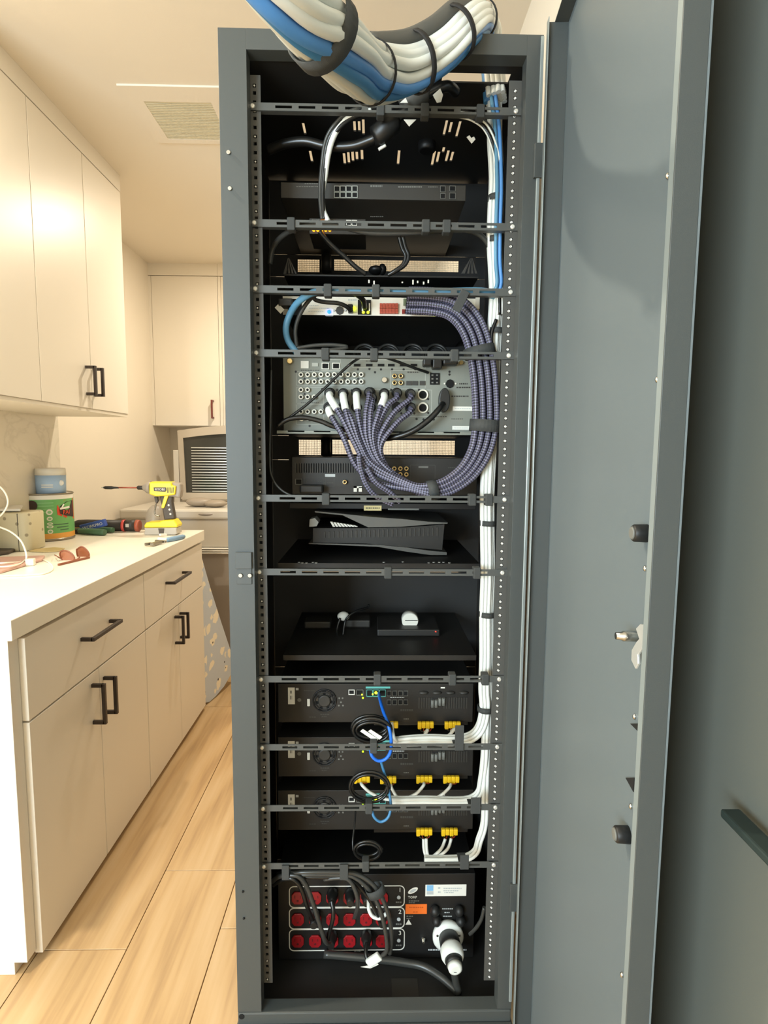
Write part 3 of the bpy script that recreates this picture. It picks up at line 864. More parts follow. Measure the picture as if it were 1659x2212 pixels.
ad_ = MB(); ad_.sphere(P(812, 584, 1.40), .018, .02, .010, 10, 6); ad_.sphere(P(826, 582, 1.40), .010, .012, .013, 10, 6)
tag(ad_.build('cable_clip', 'plastic_black'), 'small black clip lying on the shelf in front of the cream vent', 'clip')

# --- white one unit audio processor
Y = 1.262
wp = device('audio_processor', 'white one unit audio processor with red terminals and a glowing blue dot', 'processor', 611, 640, 1034, 685, Y + .0012, 'dev_black')
plate('rear_plate', 'dev_white', 611, 640, 1034, 685, Y + .0012, wp, .0012)
plate('power_inlet', 'hole', 622, 646, 652, 681, Y, wp, .0015)
plate('power_plug', 'plastic_black', 606, 652, 636, 668, Y - .0016, wp, .03, .002)
led(711, 674, Y, 'led_blue', wp, .0050); outline(703, 666, 720, 683, Y, wp, 'print_white')
p = P(734, 671, Y); MB().lathe((p.x, Y, p.z), (0, -1, 0), [(0, .0088), (.003, .0085)], 8).build('serial_port', 'dev_mid', wp)
for x in (722, 746): knob('thumb_screw', 'label_grey', x, 671, Y, .0022, .003, wp, 8)
marks([(668, 688, 660, 1.5), (668, 712, 666, 1.5), (666, 700, 673, 1.5), (752, 770, 648, 3)], Y, wp, 'label_grey')
plate('network_ports', 'hole', 773, 648, 801, 680, Y, wp, .003)
for x in (783, 798): plate('port_contact', 'print_white', x - 1.3, 655, x + 1.3, 672, Y - .003, wp, .0006)
for x in (785, 795): led(x, 675, Y - .003, 'led_yellow', wp, .0036)
led(765, 666, Y - .002, 'led_yellow', wp, .0042)
plate('network_plug', 'plastic_black', 752, 662, 763, 678, Y - .0005, wp, .022, .002)
def terminal(x0, y0, x1, y1, n, m, rows=1):
    h = (y1 - y0) / rows
    b = MB()
    for r_ in range(rows):
        w = (x1 - x0) / n
        for i in range(n):
            facebox(b, x0 + w * i + .3, y0 + h * r_ + .4, x0 + w * (i + 1) - .3, y0 + h * (r_ + 1) - .4, Y, .006)
            facebox(b, x0 + w * i + w * .3, y0 + h * r_ + h * .3, x0 + w * (i + 1) - w * .3, y0 + h * r_ + h * .6, Y, .007)
    return b.build('terminal_block', m, wp)
terminal(820, 656, 860, 679, 6, 'term_red', 2)
terminal(868, 669, 898, 679, 5, 'term_red_dark'); terminal(871, 646, 898, 661, 5, 'term_green')
terminal(906, 652, 938, 681, 5, 'term_green', 2); terminal(952, 656, 984, 681, 5, 'term_green', 2)
led(942, 676, Y - .003, 'led_yellow', wp, .0065); led(941, 667, Y - .002, 'led_green', wp, .0040)
plate('bracket_tab', 'dev_white', 1027, 643, 1035, 668, Y, wp, .004)
fl_ = MB()
pa = P(604, 667, 1.235); fl_.obox(pa, Vector((.006, 0, -.006)), Vector((.004, 0, .004)), Vector((0, .0006, 0)))
tag(fl_.build('cable_flag', 'print_white'), 'white paper tag on the black plug left of the white processor', 'tag')

# --- grey surround receiver
Y = 1.262
rc = device('av_receiver', 'large grey surround receiver with rows of white jacks and audio sockets', 'receiver', 611, 771, 1034, 934, Y, 'dev_grey')
for y in (810, 825):
    for i in range(10): rca(650.8 + 14.4 * i, y, Y, rc, 'rca_white' if i < 6 or y > 812 else 'rca_white')
for (x, y) in ((650.8, 842.7), (665, 842.7), (650.8, 858), (665, 858), (679.4, 858), (650.8, 889.7), (665, 889.7), (679.4, 889.7), (693.8, 889.7), (652, 905), (666, 905)):
    rca(x, y, Y, rc)
for (x, y) in ((852, 813), (865.6, 813), (852, 827.5), (865.6, 827.5)): rca(x, y, Y, rc, 'gold')
dots = MB()
def dot(x, y, r=.0026): p_ = P(x, y, Y); dots.lathe((p_.x, Y, p_.z), (0, -1, 0), [(0, r), (.0008, r * .8)], 8)
jc = MB()
def core(x, y): p_ = P(x, y, Y); jc.lathe((p_.x, Y - .0036, p_.z), (0, -1, 0), [(0, .0024), (.0042, .0022)], 8)
for y in (810, 825):
    for i in range(10): core(650.8 + 14.4 * i, y)
for (x, y) in ((650.8, 842.7), (665, 842.7), (650.8, 858), (665, 858), (679.4, 858), (650.8, 889.7), (665, 889.7), (679.4, 889.7), (693.8, 889.7), (852, 813), (865.6, 813), (852, 827.5), (865.6, 827.5)): core(x, y)
jc.build('jack_openings', 'hole', rc, kind='stuff')
for (x, y) in ((639, 803), (658, 818), (687, 818), (716, 818), (745, 818), (774, 818), (658, 851), (773, 798), (798, 797), (810, 804), (823, 798), (847, 798), (872, 798), (897, 798),
               (669, 920), (696, 840), (728, 842), (760, 843), (795, 842), (845, 842), (905, 842), (925, 862), (925, 892), (867, 893), (895, 893), (971, 803), (971, 809), (900, 905), (915, 906), (937, 906)):
    dot(x, y)
dots.build('case_screws', 'dev_black', rc, kind='stuff')
for x in (658, ): plate('media_plug', 'print_white', 650, 780, 667, 796, Y, rc, .002)
plate('usb_port', 'print_line', 674, 784, 687, 792, Y, rc, .0016)
for x in (695, 718): port('network_port', x, 784, x + 16, 798, Y, rc, 'print_white', .003, 1.5)
for x in (771.6, 797.6, 823, 845, 870.6, 894): plate('video_port', 'hole', x - 7, 786, x + 7, 791.5, Y, rc, .0012)
for (x, y, r, m) in ((627, 781, .0060, 'gold'), (830, 821.6, .0062, 'steel'), (995.5, 784, .0045, 'gold'), (1016.6, 785, .0045, 'gold')):
    k_ = knob('antenna_post', m, x, y, Y, r, .010, rc)
for x in (883.5, 896.8, 912.5): plate('optical_port', 'dev_mid', x - 6, 823, x + 6, 832.5, Y, rc, .002)
for (a, b_, c_, d_) in ((640, 802, 786, 834), (844, 800, 919, 840), (760, 776, 920, 796), (640, 836, 700, 918), (640, 872, 706, 874), (693, 776, 736, 801), (733, 840, 932, 900)):
    outline(a, b_, c_, d_, Y, rc)
def xlr(x, y, open_):
    p_ = P(x, y, Y); c_ = (p_.x, Y, p_.z)
    if open_:
        o = MB().lathe(c_, (0, -1, 0), [(0, .0118), (.004, .0118), (.0045, .0105), (.0045, .0088), (.001, .0086)], 22).build('balanced_socket', 'rca_white', rc)
        b = MB().lathe((p_.x, Y - .0012, p_.z), (0, -1, 0), [(0, .0084), (.0006, .0082)], 18)
        for a in (0, 1, 2): b.cyl((p_.x + .0035 * math.cos(a * 2.09 + .5), Y - .001, p_.z + .0035 * math.sin(a * 2.09 + .5)), (p_.x + .0035 * math.cos(a * 2.09 + .5), Y - .005, p_.z + .0035 * math.sin(a * 2.09 + .5)), .0009, 6)
        b.build('socket_core', 'hole', o)
    else:
        MB().lathe(c_, (0, -1, 0), [(0, .0112), (.003, .0112), (.0035, .0095)], 20).build('balanced_socket', 'dev_black', rc)
XL_ = [(713, 849), (741.6, 850), (770, 849), (800, 848), (829.6, 850), (856.6, 849), (885.7, 851)]
XL2 = [(709.7, 880), (742, 880), (770, 880), (800, 880), (829, 880), (857, 880), (885.7, 881)]
for x, y in XL_ + XL2: xlr(x, y, False)
xlr(913.4, 853, True); xlr(913.4, 881, True)
p_ = P(972, 829, Y); MB().lathe((p_.x, Y, p_.z), (0, -1, 0), [(0, .0095), (.003, .009)], 8).build('serial_port', 'hole', rc)
for x in (960, 984): knob('thumb_screw', 'zinc', x, 829, Y, .0022, .003, rc, 8)
for x in (934, 944):
    plate('terminal_block', 'hole', x - 5, 806, x + 5, 831, Y, rc, .003)
    for i in range(3): plate('terminal_slot', 'print_grey', x - 2, 809 + i * 8, x + 2, 812 + i * 8, Y - .003, rc, .0005)
for (x0, y0, x1, y1) in ((978, 878, 1022, 887.5), (977, 920, 1014, 928.5)):
    l_ = plate('label', 'print_white', x0, y0, x1, y1, Y, rc, .0005); marks([(x0 + 4, x1 - 4, (y0 + y1) / 2, 1.2)], Y - .0005, rc, 'label_grey')
marks([(992, 1010, 829, 3), (986, 1016, 837, 3), (975, 1012, 856, 3), (940, 966, 900, 2), (650, 690, 800, 1.4), (790, 815, 780, 1.4), (880, 905, 804, 2.5), (650, 690, 870, 1.2), (975, 1000, 905, 1.5)], Y, rc, 'dev_mid')
for (x0, y0, x1, y1) in ((912, 778, 930, 794), (932, 775, 952, 800), (954, 780, 985, 792)):
    plate('video_plug', 'plastic_black', x0, y0, x1, y1, Y, rc, .03, .003)
# shelf edge under the receiver
p, q = P(598, 931, 1.235), P(1034, 940, 1.235)
rs = thing('rack_shelf', 'slotted grey rack shelf carrying the receiver', 'shelf', ((p.x + q.x) / 2, 1.235, q.z))
zT = P(820, 935.2, Y).z - .0006
MB().panel((p.x, 1.2366, q.z), (1, 0, 0), (0, 0, 1), (0, -1, 0), q.x - p.x, p.z - q.z, .0016, [(.023 + .055 * i, .058 + .055 * i, .0035, .0062) for i in range(7)]).build('front_lip', 'dev_grey', rs)
box('tray', 'dev_black', p.x, q.x, 1.237, YP - .002, min(zT, p.z) - .002, min(zT, p.z), rs)

# --- black device with eight gold jacks
Y = 1.31
bd = device('disc_player', 'black media player with fine cooling slots and eight brass jacks', 'player', 630, 987, 1030, 1070, Y, 'dev_dark', .30)
vs = MB()
for i in range(24): facebox(vs, 640 + 5.3 * i, 1001, 642.6 + 5.3 * i, 1021, Y, .0005)
vs.build('cooling_slots', 'hole', bd, kind='stuff')
b = MB()
for i in range(25): facebox(b, 637.4 + 5.3 * i, 1000, 639.6 + 5.3 * i, 1022, Y, .0015)
b.build('cooling_fins', 'dev_mid', bd, kind='stuff')
for y in (1012, 1024.5):
    for x in (838.3, 851.6, 864.7, 877.7): rca(x, y, Y, bd, 'gold')
rca(745, 1041, Y, bd, 'gold')
j2 = MB()
for (x, y) in [(x, y) for y in (1012, 1024.5) for x in (838.3, 851.6, 864.7, 877.7)] + [(745, 1041)]:
    p_ = P(x, y, Y); j2.lathe((p_.x, Y - .0036, p_.z), (0, -1, 0), [(0, .0024), (.0042, .0022)], 8)
j2.build('jack_openings', 'hole', bd, kind='stuff')
port('network_port', 638, 1034, 653, 1047, Y, bd, 'print_grey', .003, 1.4)
for (a, b_, c_, d_) in ((681, 1030, 700, 1052), (703, 1031, 722, 1052), (886, 1004, 940, 1040), (660, 1030, 678, 1050)): outline(a, b_, c_, d_, Y, bd, 'print_dim')
plate('label', 'label_grey', 702, 1024, 724, 1030, Y, bd, .0006); plate('label', 'print_grey', 904, 1007, 925, 1011, Y, bd, .0006)
marks([(700, 720, 1043, 2), (686, 696, 1040, 2), (795, 815, 1040, 3), (968, 985, 1010, 2)], Y, bd, 'print_dim')
cl_ = MB(); facebox(cl_, 764, 1050, 771, 1062, Y, .004); facebox(cl_, 775, 1052, 782, 1062, Y, .004); facebox(cl_, 764, 1050, 782, 1054, Y, .004)
cl_.build('white_clip', 'print_white', bd)
pl_ = MB(); facebox(pl_, 650, 1046, 700, 1064, Y, .03); pl_.build('power_plug', 'plastic_black', bd, 0.004)

# --- open bay with the game console
Y = 1.40
lb = device('recessed_unit', 'black unit with a cream label above the game console', 'device', 625, 1086, 1028, 1101, Y, 'dev_black', .2)
plate('label', 'label_cream', 786, 1092, 824, 1103, Y, lb, .0006); marks([(790, 820, 1097.5, 2)], Y - .0006, lb, 'dev_mid')
plate('label', 'print_grey', 838, 1098, 905, 1102, Y, lb, .0006)
gcY = 1.36
gc = thing('game_console', 'black game console lying flat between two thin flared shell plates', 'console', (P(815, 1200, gcY).x, gcY + .12, P(815, 1200, gcY).z))
def shell(tp_, bt_):                      # curved plate: rear edge (px) lists top and bottom, swept backwards
    b = MB(); n = len(tp_)
    vs = []
    for (xy, dy) in ((tp_, 0), (bt_, 0)):
        for (x, y) in xy: vs.append(P(x, y, gcY + dy))
    D = Vector((0, .24, 0))
    vs += [v + D for v in vs]
    fs = []
    for i in range(n - 1):
        fs.append((i, n + i, n + i + 1, i + 1)); fs.append((2 * n + i + 1, 3 * n + i + 1, 3 * n + i, 2 * n + i))
        fs.append((i, i + 1, 2 * n + i + 1, 2 * n + i)); fs.append((n + i + 1, n + i, 3 * n + i, 3 * n + i + 1))
    fs.append((0, 2 * n, 3 * n, n)); fs.append((n - 1, 2 * n - 1, 4 * n - 1, 3 * n - 1))
    return b.add(vs, fs)
shell([(680, 1104), (740, 1110), (805, 1117), (867, 1121), (925, 1127), (967, 1129)], [(680, 1107), (740, 1113), (795, 1139), (867, 1138), (925, 1133), (967, 1131)]).build('shell_plate', 'shell_grey', gc)
shell([(667, 1173), (740, 1175), (815, 1177), (880, 1183), (930, 1190), (965, 1193)], [(667, 1175), (740, 1178), (815, 1181), (880, 1192), (930, 1199), (965, 1199)]).build('shell_plate', 'shell_grey', gc)
sb = MB(); a = [P(*q_, gcY + .004) for q_ in ((676, 1141), (790, 1141), (880, 1139), (960, 1133), (955, 1188), (880, 1182), (790, 1174), (676, 1172))]
sb.prism(a, (0, .225, 0)).build('body', 'dev_dark', gc)
fn = MB()
for i in range(26): facebox(fn, 700 + 9.7 * i, 1148 - i * .35, 703 + 9.7 * i, 1162 - i * .2, gcY + .004, .002)
fn.build('vent_fins', 'dev_mid', gc, kind='stuff')
wb = MB(); a = [P(*q_, gcY + .002) for q_ in ((669, 1122), (680, 1119), (688, 1128), (684, 1137), (668, 1138))]; wb.prism(a, (0, .05, 0)).build('white_corner', 'label_grey', gc)
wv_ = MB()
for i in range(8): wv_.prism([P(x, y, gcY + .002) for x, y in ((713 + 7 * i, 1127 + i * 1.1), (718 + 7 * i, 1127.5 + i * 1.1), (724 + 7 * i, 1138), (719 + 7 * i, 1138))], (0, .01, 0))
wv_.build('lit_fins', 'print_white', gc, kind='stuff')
p, q = P(600, 1213, 1.27), P(1036, 1224, 1.27)
gs = thing('rack_shelf', 'black perforated rack shelf carrying the game console', 'shelf', ((p.x + q.x) / 2, 1.27, q.z))
zc2 = P(815, 1200, gcY).z - .001
box('tray', 'dev_black', p.x, q.x, 1.27, YP - .002, zc2 - .002, zc2, gs); box('front_lip', 'dev_black', p.x, q.x, 1.268, 1.27, q.z - .004, zc2, gs)
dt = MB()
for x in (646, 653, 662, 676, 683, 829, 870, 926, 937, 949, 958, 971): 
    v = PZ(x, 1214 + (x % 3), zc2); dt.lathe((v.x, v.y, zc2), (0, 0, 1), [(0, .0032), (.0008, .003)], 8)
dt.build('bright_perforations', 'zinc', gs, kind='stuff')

# --- shelf of adaptors
p, q = P(612, 1413, 1.27), P(1028, 1423, 1.27); zA = P(815, 1405, 1.30).z
as_ = thing('rack_shelf', 'dark rack shelf holding loose power adaptors', 'shelf', ((p.x + q.x) / 2, 1.27, zA - .012))
box('tray', 'dev_dark', p.x, q.x, 1.27, YP - .002, zA - .002, zA, as_); box('front_lip', 'dev_dark', p.x, q.x, 1.268, 1.27, zA - .012, zA, as_)
def brick(name, label, cat, x0, y0, x1, Yb, m, d, bevel=.004):
    a, c_ = P(x0, y0, Yb), P(x1, y0, Yb)
    return tag(box(name, m, a.x, c_.x, Yb, Yb + d, zA + .0005, a.z, None, bevel), label, cat)
brick('power_adaptor', 'dark grey power adaptor at the left end of the adaptor shelf', 'adaptor', 657, 1343, 714, 1.46, 'dev_mid', .05)
brick('power_adaptor', 'dark grey power adaptor in the middle of the adaptor shelf', 'adaptor', 742, 1340, 800, 1.47, 'dev_mid', .05)
sbx = thing('set_top_box', 'flat black box with a tiny red light on the adaptor shelf', 'box', P(882, 1382, 1.40))
a, c_ = P(815, 1360, 1.40), P(950, 1372, 1.40); box('body', 'dev_dark', a.x, c_.x, 1.40, 1.52, zA + .0005, a.z, sbx, .003)
led(941, 1364, 1.40, 'led_red', sbx, .0018)
pk = thing('smart_puck', 'small round white puck with a dark slit standing on the black box', 'puck', P(886, 1358, 1.44))
a = P(886, 1341, 1.44); MB().lathe((a.x, 1.44, a.z), (0, 1, 0), [(-.004, .0195), (0, .0215), (.025, .0215), (.028, .018)], 24).build('body', 'dev_white', pk)
p0 = P(886, 1340, 1.436); MB().box(p0.x - .013, p0.x + .019, 1.4345, 1.437, p0.z - .001, p0.z + .0005).build('slit', 'hole', pk)
pb = MB(); pb.sphere(P(742, 1331, 1.44), .016, .012, .012); a = P(741, 1338, 1.44)
tag(pb.build('white_plug', 'print_white'), 'white plug bundled with black cords on the adaptor shelf', 'plug')
for pts, r, lb_ in (([(735, 1335, 1.43), (728, 1360, 1.42), (733, 1380, 1.40), (748, 1376, 1.41)], .003, 'black cord hanging around the white plug on the adaptor shelf'),
                    ([(741, 1372, 1.41), (745, 1345, 1.42), (752, 1332, 1.42), (770, 1320, 1.43), (795, 1312, 1.45), (796, 1306, 1.45)], .0028, 'thin black cord rising from the white plug to a bright tip'),
                    ([(690, 1410, 1.34), (688, 1398, 1.35), (700, 1393, 1.36), (705, 1402, 1.34), (760, 1396, 1.36), (800, 1394, 1.38), (822, 1398, 1.38)], .0032, 'black cord curled along the front of the adaptor shelf')):
    cable('adaptor_cord', 'cord_black', [P(*v) for v in pts], r, lb_, 'cord')

# --- three power amplifiers
def amplifier(dy, label, Y=1.30):
    am = device('power_amplifier', label, 'amplifier', 600, 1477 + dy, 1021, 1560 + dy, Y, 'dev_dark')
    def S(y): return y + dy
    l_ = plate('label', 'print_white', 622, S(1485), 637, S(1521), Y, am, .0006)
    marks([(627, 631, S(1495), 6), (627, 631, S(1507), 8)], Y - .0006, am, 'print_grey')
    plate('label', 'label_grey', 639, S(1486), 645, S(1491), Y, am, .0005)
    knob('round_sticker', 'print_grey', 646.5, S(1512), Y, .0046, .0006, am)
    p, q = P(663.5, S(1509), Y), P(670, S(1525), Y)
    box('white_switch', 'print_white', p.x, q.x, Y - .003, Y, q.z, p.z, am, .0015)
    c = P(701, S(1513), Y)
    fg = MB()
    for r in (.027, .021): fg.tube([(c.x + r * math.cos(a), Y - .0015, c.z + r * math.sin(a)) for a in [2 * math.pi * k / 28 for k in range(29)]], .0016, 6, caps=False)
    for k in range(4):
        a = math.pi / 4 + k * math.pi / 2; fg.bar((c.x + .013 * math.cos(a), Y - .0015, c.z + .013 * math.sin(a)), (c.x + .028 * math.cos(a), Y - .0015, c.z + .028 * math.sin(a)), .002, .0016, (0, 1, 0))
    MB().lathe((c.x, Y, c.z), (0, -1, 0), [(0, .0275), (.0006, .0275)], 28).build('fan_opening', 'hole', am)
    f_ = fg.build('fan_guard', 'dev_black', am)
    hb = MB().lathe((c.x, Y - .0006, c.z), (0, -1, 0), [(0, .0145), (.004, .0145), (.005, .012)], 24)
    for k in range(7):
        a = 2 * math.pi * k / 7
        d1, d2 = Vector((math.cos(a), 0, math.sin(a))), Vector((math.cos(a + .5), 0, math.sin(a + .5)))
        hb.add([Vector((c.x, Y - .001, c.z)) + d1 * .013, Vector((c.x, Y - .001, c.z)) + d2 * .013, Vector((c.x, Y - .002, c.z)) + d2 * .025, Vector((c.x, Y - .002, c.z)) + d1 * .024], [(0, 1, 2, 3)])
    hb.build('fan_hub', 'dev_mid', am)
    marks([(692, 712, S(1543), 2), (695, 706, S(1548), 2), (656, 680, S(1492), 1.5), (668, 682, S(1549), 2)], Y, am, 'print_dim')
    for (x, y) in ((733, 1508), (740, 1508), (736.5, 1517), (732, 1524), (741, 1524)): knob('gain_dot', 'print_grey', x, S(y), Y, .0022, .0006, am, 8)
    port('usb_port', 753, S(1489), 766, S(1500), Y, am, 'print_white', .003, 1.4)
    port('network_port', 770, S(1489), 785, S(1501), Y, am, 'print_grey', .003, 1.2)
    plate('teal_strip', 'teal', 790, S(1483), 843, S(1487), Y, am, .0008)
    for x in (792, 806, 820): port('network_port', x, S(1489), x + 13, S(1504), Y, am, 'teal', .003, 1.0)
    for x, y, m, r in ((782, 1500, 'led_yellow', .0022), (784, 1507, 'led_green', .0028), (812, 1496, 'led_yellow', .0042), (805, 1499, 'led_yellow', .0022)): led(x, S(y), Y - .002, m, am, r)
    for y in (1492, 1511):
        for x in (836, 848, 860.5, 872): port('balanced_input', x, S(y), x + 9, S(y + 11), Y, am, 'print_grey', .002, .7)
    marks([(843, 873, S(1506.5), 2)], Y, am, 'label_grey'); marks([(865, 892, S(1534), 4)], Y, am, 'print_dim'); marks([(872, 884, S(1553), 2)], Y, am, 'print_grey')
    for i in range(4):
        x = 904 + 29 * i; p = P(x + 11, S(1496), Y); MB().sphere((p.x, Y - .001, p.z), .0115, .006, .0045, 12, 6).build('terminal_cap', 'dev_mid', am)
    vb = MB()
    for i in range(20):
        if i in (6, 7, 8, 9): continue
        facebox(vb, 904 + 5.4 * i, S(1506), 906.6 + 5.4 * i, S(1530), Y, .0015)
    vb.build('cooling_fins', 'dev_mid', am, kind='stuff')
    cp = MB()
    for i in range(4): p = P(934 + 8 * i, S(1518 - (i > 1) * 4), Y); cp.cyl((p.x, Y - .004, p.z - .009), (p.x, Y - .004, p.z + .009), .0042, 8)
    cp.build('capacitors', 'print_grey', am)
    plate('white_mark', 'print_white', 952, S(1484), 961, S(1487), Y, am, .0005)
    hs_ = MB(); facebox(hs_, 808, S(1560), 1010, S(1566), Y + .001, .0, .03); hs_.build('terminal_rail', 'plastic_black', am)
    return am
amplifier(0, 'topmost of the three black power amplifiers, with a fan and green lights')
amplifier(116, 'middle of the three black power amplifiers, half behind a lacing bar')
amplifier(231, 'lowest of the three black power amplifiers, in deep shade')
# yellow speaker plugs with their white cables
def speaker_plug(x0, y0, n, gaps, label, Y=1.288):
    a = P(x0, y0, Y); t = thing('speaker_plug', label, 'plug', (a.x + .016, Y, a.z), 'yellow speaker plugs under the amplifiers')
    xs = []
    x = x0
    for i in range(n):
        b = MB(); facebox(b, x, y0, x + 8.2, y0 + 15 - (2 if i % 2 else 0), Y, .009); xs.append(x + 4)
        b.build('pole', 'yellow_plug', t, .0016); x += 8.7 + gaps
    return t, xs
def leads(t, xs, y0, merge, Y=1.284):
    m = P(merge[0], merge[1], merge[2] if len(merge) > 2 else 1.272)
    for i, x in enumerate(xs):
        p = P(x, y0, Y)
        MB().tube(smooth([p, p.lerp(m, .5) + Vector(((p.x - m.x) * .25, 0, -.002)), m], 4), .0012, 6).build('lead', 'wire_red' if i % 2 else ('cord_black' if i == 0 else 'white_cable'), t)
SPK = [((843, 1557, 2, 0), None, 'yellow two pole speaker plug half hidden by the upper black coil'),
       ((902, 1557, 4, 0), [(918, 1582), (924, 1577), (915, 1590), (905, 1597)], 'yellow four pole speaker plug under the top amplifier, left of its pair'),
       ((960, 1557, 4, 0), [(975, 1580), (982, 1575), (970, 1588), (955, 1598)], 'yellow four pole speaker plug under the top amplifier, nearest the right rail'),
       ((765, 1674, 4, 0), [(780, 1692), (784, 1698), (800, 1712), (825, 1724), (850, 1729)], 'leftmost yellow speaker plug under the middle amplifier'),
       ((821, 1675, 4, .2), [(845, 1696), (846, 1702), (853, 1715), (862, 1728)], 'yellow speaker plug behind the middle black coil'),
       ((899, 1674, 4, 0), [(916, 1692), (914, 1698), (898, 1715), (870, 1728)], 'second yellow speaker plug from the right under the middle amplifier'),
       ((957, 1674, 4, 0), [(974, 1694), (970, 1702), (955, 1716), (938, 1726)], 'rightmost yellow speaker plug under the middle amplifier')]
for (a, path, lb_) in SPK:
    t, xs = speaker_plug(*a, lb_)
    if path:
        leads(t, xs, a[1] + 15, path[0])
        MB().tube(smooth([P(path[0][0], path[0][1], 1.272)] + [P(x, y, 1.262) for x, y in path[1:]], 5), .0036, 8).build('cable_end', 'white_cable', t)
t, xs = speaker_plug(899, 1787, 4, 0, 'left yellow speaker plug of the lowest pair, above two upright white cables')
leads(t, xs[:2], 1801, (915, 1812)); leads(t, xs[2:], 1801, (921, 1811))
for (a, b_, c_) in (((915, 1812), (916, 1835), (922, 1856)), ((921, 1811), (922, 1835), (926, 1857))):
    MB().tube(smooth([P(a[0], a[1], 1.272), P(b_[0], b_[1], 1.262), P(c_[0], c_[1], 1.26)], 5), .0036, 8).build('cable_end', 'white_cable', t)
t, xs = speaker_plug(953, 1787, 4, .2, 'right yellow speaker plug of the lowest pair, above two slanting white cables')
leads(t, xs[:2], 1801, (962, 1812)); leads(t, xs[2:], 1801, (975, 1811))
for (a, b_, c_) in (((962, 1812), (952, 1835), (928, 1856)), ((975, 1811), (966, 1835), (938, 1856))):
    MB().tube(smooth([P(a[0], a[1], 1.272), P(b_[0], b_[1], 1.262), P(c_[0], c_[1], 1.26)], 5), .0036, 8).build('cable_end', 'white_cable', t)

# --- power conditioner at the bottom
Y = 1.272
pc = device('power_conditioner', 'black power conditioner with three white framed rows of red outlets', 'power unit', 600, 1890, 1022, 2068, Y, 'dev_black')
def rframe(x0, y0, x1, y1):
    pts = []
    p, q = P(x0, y0, Y), P(x1, y1, Y); r = .011
    for (cx, cz, a0) in ((q.x - r, p.z - r, 0), (p.x + r, p.z - r, 90), (p.x + r, q.z + r, 180), (q.x - r, q.z + r, 270)):
        for k in range(6):
            a = math.radians(a0 + 18 * k); pts.append(Vector((cx + r * math.cos(a), Y - .0004, cz + r * math.sin(a))))
    pts.append(pts[0]); b = MB(); w = .0011; n = len(pts)
    c = Vector(((p.x + q.x) / 2, Y, (p.z + q.z) / 2))
    for i in range(n - 1):
        b.bar(pts[i], pts[i + 1], .0022, .0006, (0, -1, 0))
    b.build('printed_frame', 'print_white', pc)
rows = [(1915, 1958), (1962, 2004), (2008, 2051)]
for i, (a, b_) in enumerate(rows):
    rframe(625, a, 873, b_)
    p = P(864, a + 7.5, Y); text('row_number', str(i + 1), .0155, (p.x, Y - .0006, p.z), UX, UZ, 'print_white', pc)
    knob('row_button', 'label_grey', 861.5, a + 23, Y, .0045, .002, pc); marks([(855, 868, a + 34, 3)], Y, pc, 'print_grey')
om = None
for (a, b_) in rows:
    y = (a + b_) / 2 + 2
    for x in (643.5, 681, 718, 755, 791, 825):
        p = P(x, y, Y)
        if om is None:
            r, h = .0145, .0155
            pts = [(-.55, 1), (.55, 1), (1, .5), (1, -.5), (.55, -1), (-.55, -1), (-1, -.5), (-1, .5)]
            om = MB().prism([(p.x + u * r, Y, p.z + v * h) for u, v in pts], (0, -.004, 0)).build('outlet', 'outlet_red', pc, .0012)
            sb_ = MB().box(p.x - .0075, p.x - .0055, Y - .0046, Y - .004, p.z + .001, p.z + .008).box(p.x + .0055, p.x + .0075, Y - .0046, Y - .004, p.z + .001, p.z + .007).lathe((p.x, Y - .004, p.z - .006), (0, -1, 0), [(0, .0028), (.0006, .0026)], 10).build('slots', 'outlet_slot', om)
            om_loc = om.location.copy(); om_w = ORG[om.name].copy()
            src = om
            ORG0 = ORG[sb_.name] - om_w; sbm = sb_
        else:
            o = src.copy(); C.objects.link(o); o.location = om_loc + (p - om_p); ORG[o.name] = om_w + (p - om_p)
            s2_ = sbm.copy(); C.objects.link(s2_); s2_.parent = o
            continue
        om_p = p.copy()
mk('sticker_lines', 'c65818', .6)
el = P(892, 1923.5, Y)
MB().prism([el + Vector((.0115 * math.cos(a) + .002 * math.sin(a), -.0002, .0075 * math.sin(a) + .004 * math.cos(a))) for a in [2 * math.pi * k / 20 for k in range(20)]], (0, -.0005, 0)).build('oval_logo', 'print_white', pc)
MB().prism([el + Vector((.0075 * math.cos(a) + .0015 * math.sin(a), -.0008, .0042 * math.sin(a) + .0025 * math.cos(a))) for a in [2 * math.pi * k / 20 for k in range(20)]], (0, -.0004, 0)).build('oval_logo', 'label_grey', pc)
p = P(891, 1938, Y); text('logo_text', 'TORP', .0085, (p.x, Y - .0006, p.z), UX, UZ, 'print_white', pc)
marks([(883, 905, 1946, 2), (883, 897, 1950, 1.6), (878, 892, 1979, 2), (878, 888, 1984, 1.6)], Y, pc, 'print_grey')
plate('sticker', 'orange', 876, 1953, 922, 1974, Y, pc, .0006, .0003); marks([(884, 915, 1960, 2), (892, 902, 1970, 2)], Y - .0006, pc, 'sticker_lines')
MB().prism([P(x, y, Y - .0003) for x, y in ((876, 1997), (889, 1997), (882.7, 1986))], (0, -.0005, 0)).build('warning_triangle', 'print_white', pc)
sl_ = plate('sticker', 'print_white', 919, 1911, 1007, 1935, Y, pc, .0006, .0003)
plate('sticker_emblem', 'label_blue', 922, 1912, 936, 1924, Y - .0006, sl_, .0004); plate('sticker_emblem', 'label_grey', 922, 1925, 936, 1932, Y - .0006, sl_, .0004)
marks([(946, 952, 1918, 3), (958, 997, 1919, 2.2), (958, 990, 1924, 2.2), (946, 952, 1927, 3), (960, 980, 1928, 2)], Y - .0006, pc, 'label_grey')
